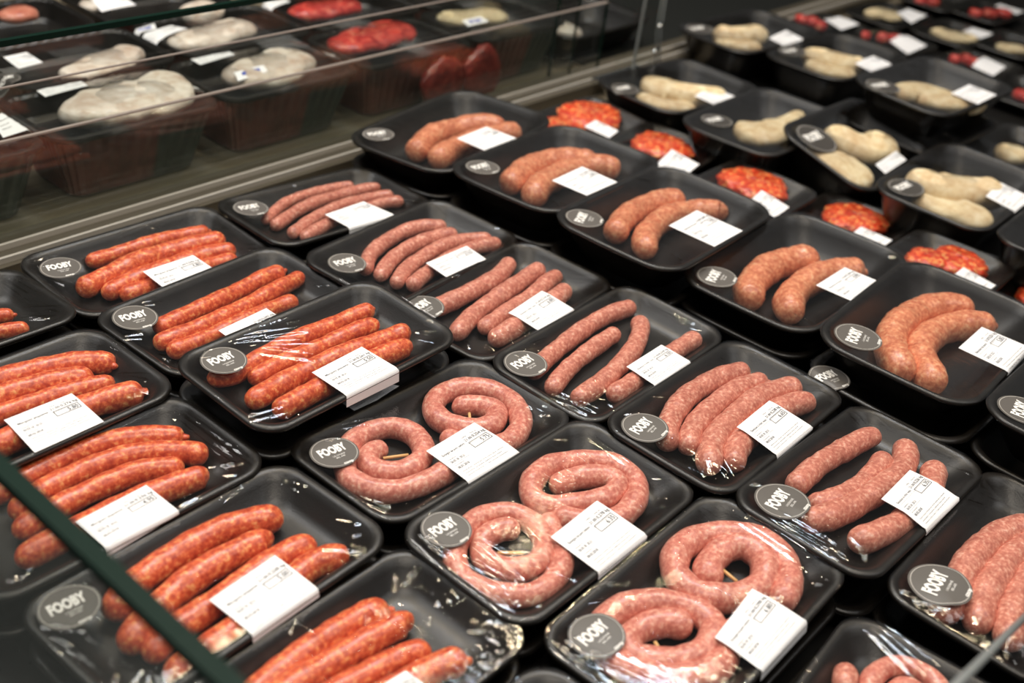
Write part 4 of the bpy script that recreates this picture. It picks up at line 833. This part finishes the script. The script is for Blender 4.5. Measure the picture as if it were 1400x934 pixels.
films = {}
EXT = {'C3': 1.38, 'V3': 1.15, 'S3': 1.3, 'C2': 1.0, 'C1': 1.0, 'V0': 1.0, 'V9': 1.45}
for n, (cls, O, R) in TRAYS.items():
    if n == 'E5': continue
    root = tray_root(n)
    k = n[0]
    desc = 'black film-wrapped '+SHORT[n] if k not in 'G' else 'dark '+SHORT[n]
    tag(root, desc, 'tray' if k != 'G' else 'tub', GROUP[k])
    on_deck = (k in 'PKB' and n != 'K8')
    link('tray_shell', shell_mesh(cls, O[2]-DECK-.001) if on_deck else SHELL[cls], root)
    fine = n in FINE
    film = Film(n, cls, content.get(n, []), fine, folds_for(n) if fine else [])
    films[n] = film; film.root = root
    film.build(root)
    if n in LABELS:
        w, pr = WEIGHT.get(n, ('0,2%02d' % (10+(hash_ := sum(map(ord, n)) % 80)), '%d.%02d' % (4+hash_ % 4, 5*(hash_ % 20))))
        small = k in 'PKBG' or n in ('D1', 'D2')
        add_label(root, film, LABELS[n], KIND_OF.get(n, 'x'), w, pr, simple=small, blank=(k in 'B'), ext=EXT.get(n, 1.12 if k in 'SVCL' else 1.0))
    if n in STICKERS:
        add_sticker(root, film, *STICKERS[n], dark=(k in 'KG'), simple=(k in 'KG'))

for n, q in BLUE.items():
    root = films[n].root
    lab = add_label(root, films[n], q, 'x', '', '', blank=True)
    lab.name = 'printed_band'; lab['label'] = 'white band with blue print'
    acc = []; rect2(acc, .2, .35, .42, .7); rect2(acc, .46, .3, .80, .66)
    V, F = flat(acc); Lq, Tq, Rq, Bq = [np.array(p) for p in q]
    u, v = V[:, :1], 1-V[:, 1:]
    xy = Lq*(1-u)*(1-v)+Tq*u*(1-v)+Rq*u*v+Bq*(1-u)*v
    mesh('blue_print', drape(films[n], xy, .0012), F, M['blue'], lab, smooth=False)

# lower trays of the stacks: the same shells, carrying the upper ones
for n, (cls, O, R) in list(TRAYS.items()):
    if n[0] in 'GBP' or (n[0] == 'K' and n != 'K8') or n == 'E5': continue
    dep = CLASSES[cls][4]
    z_low = DECK+dep+.0005
    levels = []
    if n == 'C3': levels = [-.0265, z_low-O[2]]
    elif n == 'D5': levels = [None]
    elif O[2]-z_low > .006: levels = [z_low-O[2]]
    for i, dz in enumerate(levels):
        if dz is None: root = tray_root('E5')
        else: root = tray_root(n, dz, spin=((sum(map(ord, n)) % 7)-3)*.006)
        under = SHORT[n]
        if n == 'C3': lab = 'black tray directly under the raised red sausage tray' if i == 0 else 'bottom black tray of the stack under the raised red sausage tray'
        else: lab = 'lower black tray carrying the '+under
        tag(root, lab, 'tray', 'lower trays of the stacks')
        link('tray_shell', SHELL[cls], root)
        if n in ('C3', 'D5') and i == 0:
            f2 = Film(n, cls, [], False, []); f2.build(root)
            if n == 'C3':
                q = [(p[0], p[1]) for p in LABELS['lC3']]
                add_label(root, f2, q, 'red', '0,268', '5.65')
            else: add_sticker(root, f2, *STICKERS['E5'])

# ------------------------------------------------------------------ sausages
count = {}
for s_ in SAUSAGES: count[s_[0]] = count.get(s_[0], 0)+1
seen = {}
NAME = {'red': 'red_sausage', 'pale': 'pale_sausage', 'tan': 'thick_sausage', 'coil': 'coiled_sausage'}
ADJ = {'red': 'red', 'pale': 'pale pink', 'tan': 'thick orange-pink'}
for i, (tr, kind, r, pts, lift) in enumerate(SAUSAGES):
    zc = -CLASSES[TRAYS[tr][0]][5]+r+lift
    V, F = sausage_geom(pts, r, zc, 100+i)
    j = seen.get(tr, 0); seen[tr] = j+1
    o = world_mesh(NAME[kind], V, F, M[kind], tr)
    nT = count[tr]
    if kind == 'coil' and tr != 'VQ':
        lab = ('left' if j == 0 else 'right')+' of two coiled pink sausages in the '+SHORT[tr]
    elif tr == 'VQ':
        lab = 'curled pink sausage in the '+SHORT[tr] if kind == 'coil' else 'short upright pink sausage end in the '+SHORT[tr]
    elif nT == 2:
        lab = ('rear' if j == 0 else 'front')+' '+ADJ[kind]+' sausage in the '+SHORT[tr]
    else:
        lab = ('rearmost' if j == 0 else 'frontmost' if j == nT-1 else ORD[j]+' from rear')+' '+ADJ[kind]+' sausage, '+SHORT[tr]
    tag(o, lab, 'sausage', {'red': 'red sausages', 'pale': 'pale sausages', 'tan': 'thick sausages', 'coil': 'coiled sausages'}[kind])
    if kind == 'coil' and tr != 'VQ' and PICKS.get((tr, j)):
        x0, y0, x1, y1 = PICKS[(tr, j)]
        O = Vector(TRAYS[tr][1]); Rm = Matrix(TRAYS[tr][2])
        q = [O+Rm@Vector((x0, y0, zc+.001)), O+Rm@Vector(((x0+x1)/2, (y0+y1)/2, zc+.0012)), O+Rm@Vector((x1, y1, zc+.0014))]
        vv, ff = tube([tuple(a-o.location) for a in q], [.0013, .0013, .0012], 8)
        mesh('wooden_pick', vv, ff, M['wood'], o)

# ------------------------------------------------------------------ patties, poultry, far meats
BN = {'patty': 'meat_patty', 'chicken': 'chicken_piece', 'schnitzel': 'crumbed_cutlet', 'beef': 'red_meat_piece', 'salmon': 'salmon_fillet'}
BD = {'patty': 'orange-red minced patty', 'chicken': 'cream chicken piece', 'schnitzel': 'cream crumbed cutlet', 'beef': 'raw red meat piece', 'salmon': 'pink salmon fillet'}
cntb = {}
for b_ in BLOBS: cntb[b_[0]] = cntb.get(b_[0], 0)+1
seen = {}
WORDS = {2: ['rear', 'front'], 3: ['leftmost', 'middle', 'rightmost'], 4: ['first', 'second', 'third', 'fourth']}
for i, (tr, kind, h, chain, lift) in enumerate(BLOBS):
    zb = -CLASSES[TRAYS[tr][0]][5]+lift
    V, F = blob_geom(chain, h, zb, kind, 300+i)
    j = seen.get(tr, 0); seen[tr] = j+1
    o = world_mesh(BN[kind], V, F, M['haze_meat'] if (tr[0] == 'G' and kind == 'chicken') else M[kind], tr)
    nT = cntb[tr]
    pre = '' if nT == 1 else WORDS[nT][j]+' '
    tag(o, pre+BD[kind]+' in the '+SHORT[tr], {'patty': 'meat patty', 'chicken': 'chicken', 'schnitzel': 'cutlet', 'beef': 'meat', 'salmon': 'fish'}[kind], {'patty': 'patties', 'chicken': 'chicken pieces', 'schnitzel': 'crumbed cutlets', 'beef': 'red meat pieces', 'salmon': 'salmon fillets'}[kind])

# green herb sprigs on the skewer trays are part of the picture only as a few dots; left to the material

# ------------------------------------------------------------------ the counter itself
def solid(name, b, mat, parent=None, smooth=False):
    return mesh(name, b[0], b[1], mat, parent, smooth)
struct(solid('floor', box(-1.5, 4.5, -1.2, 3.2, -.12, -.10), M['dark']), 'dark base below the counter deck')
struct(solid('trim_1', box(.02, 3.2, -.08, .925, -.085, DECK), M['deck_shade']), 'counter deck coloured black for the shade between trays')
struct(solid('trim_2', box(.02, 3.2, .925, 2.3, -.085, DECK+.001), M['steel']), 'brushed steel deck behind the trays')
struct(solid('trim_3', box(1.50, 3.2, 1.016, 2.29, DECK+.001, DECK+.006), M['dark']), 'dark sheet added to darken the steel deck beyond the rail')  # sheet added over the steel deck only to darken this area
struct(solid('wall_back', box(-.6, 4.5, 2.3, 2.34, -.10, .75), M['dark']), 'dark panel at the back of the counter')
struct(solid('wall_right', box(3.2, 3.25, -.4, 2.3, -.10, .5), M['dark']), 'dark end panel of the counter')

rail = bpy.data.objects.new('steel_rail', None); col.objects.link(rail); rail.location = (1.4, .975, DECK)
tag(rail, 'long steel rail with two bright tracks between trays and glass', 'rail')
def rel(b, o):
    return [(x-o[0], y-o[1], z-o[2]) for x, y, z in b[0]], b[1]
ro = rail.location
solid('rail_base', rel(box(.05, 3.1, .948, 1.012, DECK+.001, -.036), ro), M['rail_base'], rail)
solid('track', rel(box(.05, 3.1, .955, .9585, -.036, -.030), ro), M['rail'], rail)
solid('track', rel(box(.05, 3.1, .9795, .983, -.036, -.030), ro), M['rail'], rail)

def pane(label, x0, x1, y, z0, z1, th, edge_mat, eh):
    r = bpy.data.objects.new('glass_screen', None); col.objects.link(r); r.location = (x0, y, z0)
    tag(r, label, 'glass pane', 'upright panes behind the trays')
    solid('pane', rel(box(x0, x1, y-th/2, y+th/2, z0, z1-eh), r.location), M['glass'], r)
    solid('top_edge', rel(box(x0, x1, y-th/2, y+th/2, z1-eh, z1), r.location), edge_mat, r)
    solid('end_edge', rel(box(x1, x1+.0025, y-th/2, y+th/2, z0, z1), r.location), M['edge_green'], r)
pane('lowest upright glass pane with pale top edge behind the rail', .06, 1.46, .990, -.036, .0735, .004, M['edge_pale'], .0018)
pane('middle upright glass pane with thin pale top edge', .06, 1.40, 1.000, -.036, .122, .003, M['edge_pale'], .0012)
pane('tallest upright glass pane with thick dark green top edge', .06, 1.36, 1.009, -.036, .164, .006, M['edge_green'], .006)

div = bpy.data.objects.new('acrylic_divider', None); col.objects.link(div); div.location = (1.435, .93, DECK)
tag(div, 'clear acrylic divider with metal clips standing beside the patty trays', 'divider')
do = div.location
solid('sheet', rel(box(1.499, 1.502, .915, .985, -.030, .25), do), M['acrylic'], div)
solid('front_edge', rel(box(1.4985, 1.5025, .945, .948, -.030, .25), do), M['edge_grey'], div)
solid('foot', rel(box(1.40, 1.52, .935, .955, -.036, -.028), do), M['chrome'], div)
for dx in (0, .012):
    vv, ff = tube([(1.565+dx-do[0], .945-do[1], -.035-do[2]), (1.565+dx-do[0], .955-do[1], .02-do[2]), (1.566+dx-do[0], .965-do[1], .25-do[2])], [.0014]*3, 8)
    mesh('hanging_rod', vv, ff, M['edge_grey'], div)
for z in (-.012, .03):
    vv, ff = tube([(1.560-do[0], .950-do[1], z-do[2]), (1.582-do[0], .956-do[1], z-do[2])], [.0028]*2, 10)
    mesh('clip', vv, ff, M['chrome'], div)

# near glass guard: the camera looks over its top edge
GX_, GT = .174, GUARD_Z
g = bpy.data.objects.new('glass_guard', None); col.objects.link(g); g.location = (GX_, .4, DECK)
tag(g, 'near glass guard with thick dark green top edge at lower left', 'glass guard')
go = g.location
solid('pane', rel(box(GX_-.0045, GX_+.0045, -.05, .92, DECK, GT-.007), go), M['guard'], g)
solid('top_edge', rel(box(GX_-.0045, GX_+.0045, -.05, .92, GT-.007, GT), go), M['edge_green'], g)
vv, ff = tube([(BAR[0][0]-go[0], BAR[0][1]-go[1], BAR[0][2]-go[2]), (BAR[1][0]-go[0], BAR[1][1]-go[1], BAR[1][2]-go[2])], [.0022, .0022], 10)
mesh('slanted_bar', vv, ff, M['edge_grey'], g)  # thin slanted grey bar, only grouped with the guard, not joined to it

# two round dark red meat slices standing behind the panes, leaning on the tubs
for lab, x, z in (('left of two round dark red meat slices standing behind the glass', LOAF[0][0], LOAF[0][1]), ('right of two round dark red meat slices standing behind the glass', LOAF[1][0], LOAF[1][1])):
    V, F = blob_geom([(0, 0, .040)], .020, -.010, 'beef', int(x*100))
    V = np.array(V); V = np.c_[V[:, 0], V[:, 2]+.16*V[:, 1], V[:, 1]]
    zmin = V[:, 2].min()
    o = mesh('meat_slice', V-[0, 0, zmin], F, M['loaf']); o.location = (x, 1.036, DECK+.001)
    tag(o, lab, 'meat', 'round meat slices behind the glass')

# ------------------------------------------------------------------ light
w = bpy.data.worlds.new('shop'); scene.world = w; w.use_nodes = True
bg = w.node_tree.nodes['Background']; bg.inputs[0].default_value = (.95, .95, .95, 1); bg.inputs[1].default_value = .10
def area(name, loc, target, sx, sy, power, colr, shape='RECTANGLE'):
    l = bpy.data.lights.new(name, 'AREA'); l.shape = shape; l.size = sx; l.energy = power; l.color = colr
    if shape in ('RECTANGLE', 'ELLIPSE'): l.size_y = sy
    o = bpy.data.objects.new(name, l); col.objects.link(o); o.location = loc
    o.rotation_euler = (Vector(target)-Vector(loc)).to_track_quat('-Z', 'Y').to_euler()
    return o
area('ceiling_panel', (-.12, -.15, 2.4), (.6, .45, 0), 1.3, 1.0, 16, (1, .985, .97))
area('side_panel', (-.8, 1.5, 2.2), (.8, .6, 0), 1.0, 1.0, 8, (1, .985, .96))
area('right_panel', (1.6, -1.0, 2.3), (1.1, .5, 0), 1.2, .9, 11.5, (1, .985, .96))
area('rear_fill', (.15, 1.75, 1.9), (.8, 1.2, 0), .8, .6, 14, (1, .98, .95))  # added fill light that brightens the tubs behind the glass
area('cool_panel', (1.45, 1.02, 2.4), (.6, .4, 0), .95, .28, 25, (.74, .85, 1.0))
area('warm_panel', (.95, 1.5, 2.3), (.6, .4, 0), .30, .22, 8, (1, .84, .62))
area('warm_panel', (1.6, .35, 2.4), (.7, .3, 0), .30, .22, 8, (1, .84, .62))
for i, (x, y, z) in enumerate([(1.2, .9, 2.0), (1.9, .7, 2.1), (1.3, 1.6, 2.2), (2.3, 1.6, 2.4), (.75, 1.35, 2.1), (.9, .45, 2.2), (1.5, .2, 2.0), (.4, .9, 2.1), (-.25, -.1, 2.1), (.1, -.35, 2.2)]):
    area('spot_lamp', (x, y, z), (x*.4+.3, y*.4+.2, 0), .10, .10, 3.2, (1, .80, .52), 'DISK')

# ------------------------------------------------------------------ camera
cd = bpy.data.cameras.new('camera'); cam = bpy.data.objects.new('camera', cd); col.objects.link(cam)
Rv, Uv, Fv = Vector(CAM['R']), Vector(CAM['U']), Vector(CAM['F'])
mw = Matrix((( Rv.x, Uv.x, -Fv.x, 0), (Rv.y, Uv.y, -Fv.y, 0), (Rv.z, Uv.z, -Fv.z, CAM['loc'][2]), (0, 0, 0, 1)))
cam.matrix_world = mw
cd.sensor_width = 36; cd.lens = CAM['f']/1400*36; cd.clip_start = .02
cd.dof.use_dof = True; cd.dof.focus_distance = .94; cd.dof.aperture_fstop = 4.4
scene.camera = cam
scene.view_settings.view_transform = 'Standard'
scene.view_settings.look = 'None'
scene.cycles.transparent_max_bounces = 24
scene.cycles.max_bounces = 8
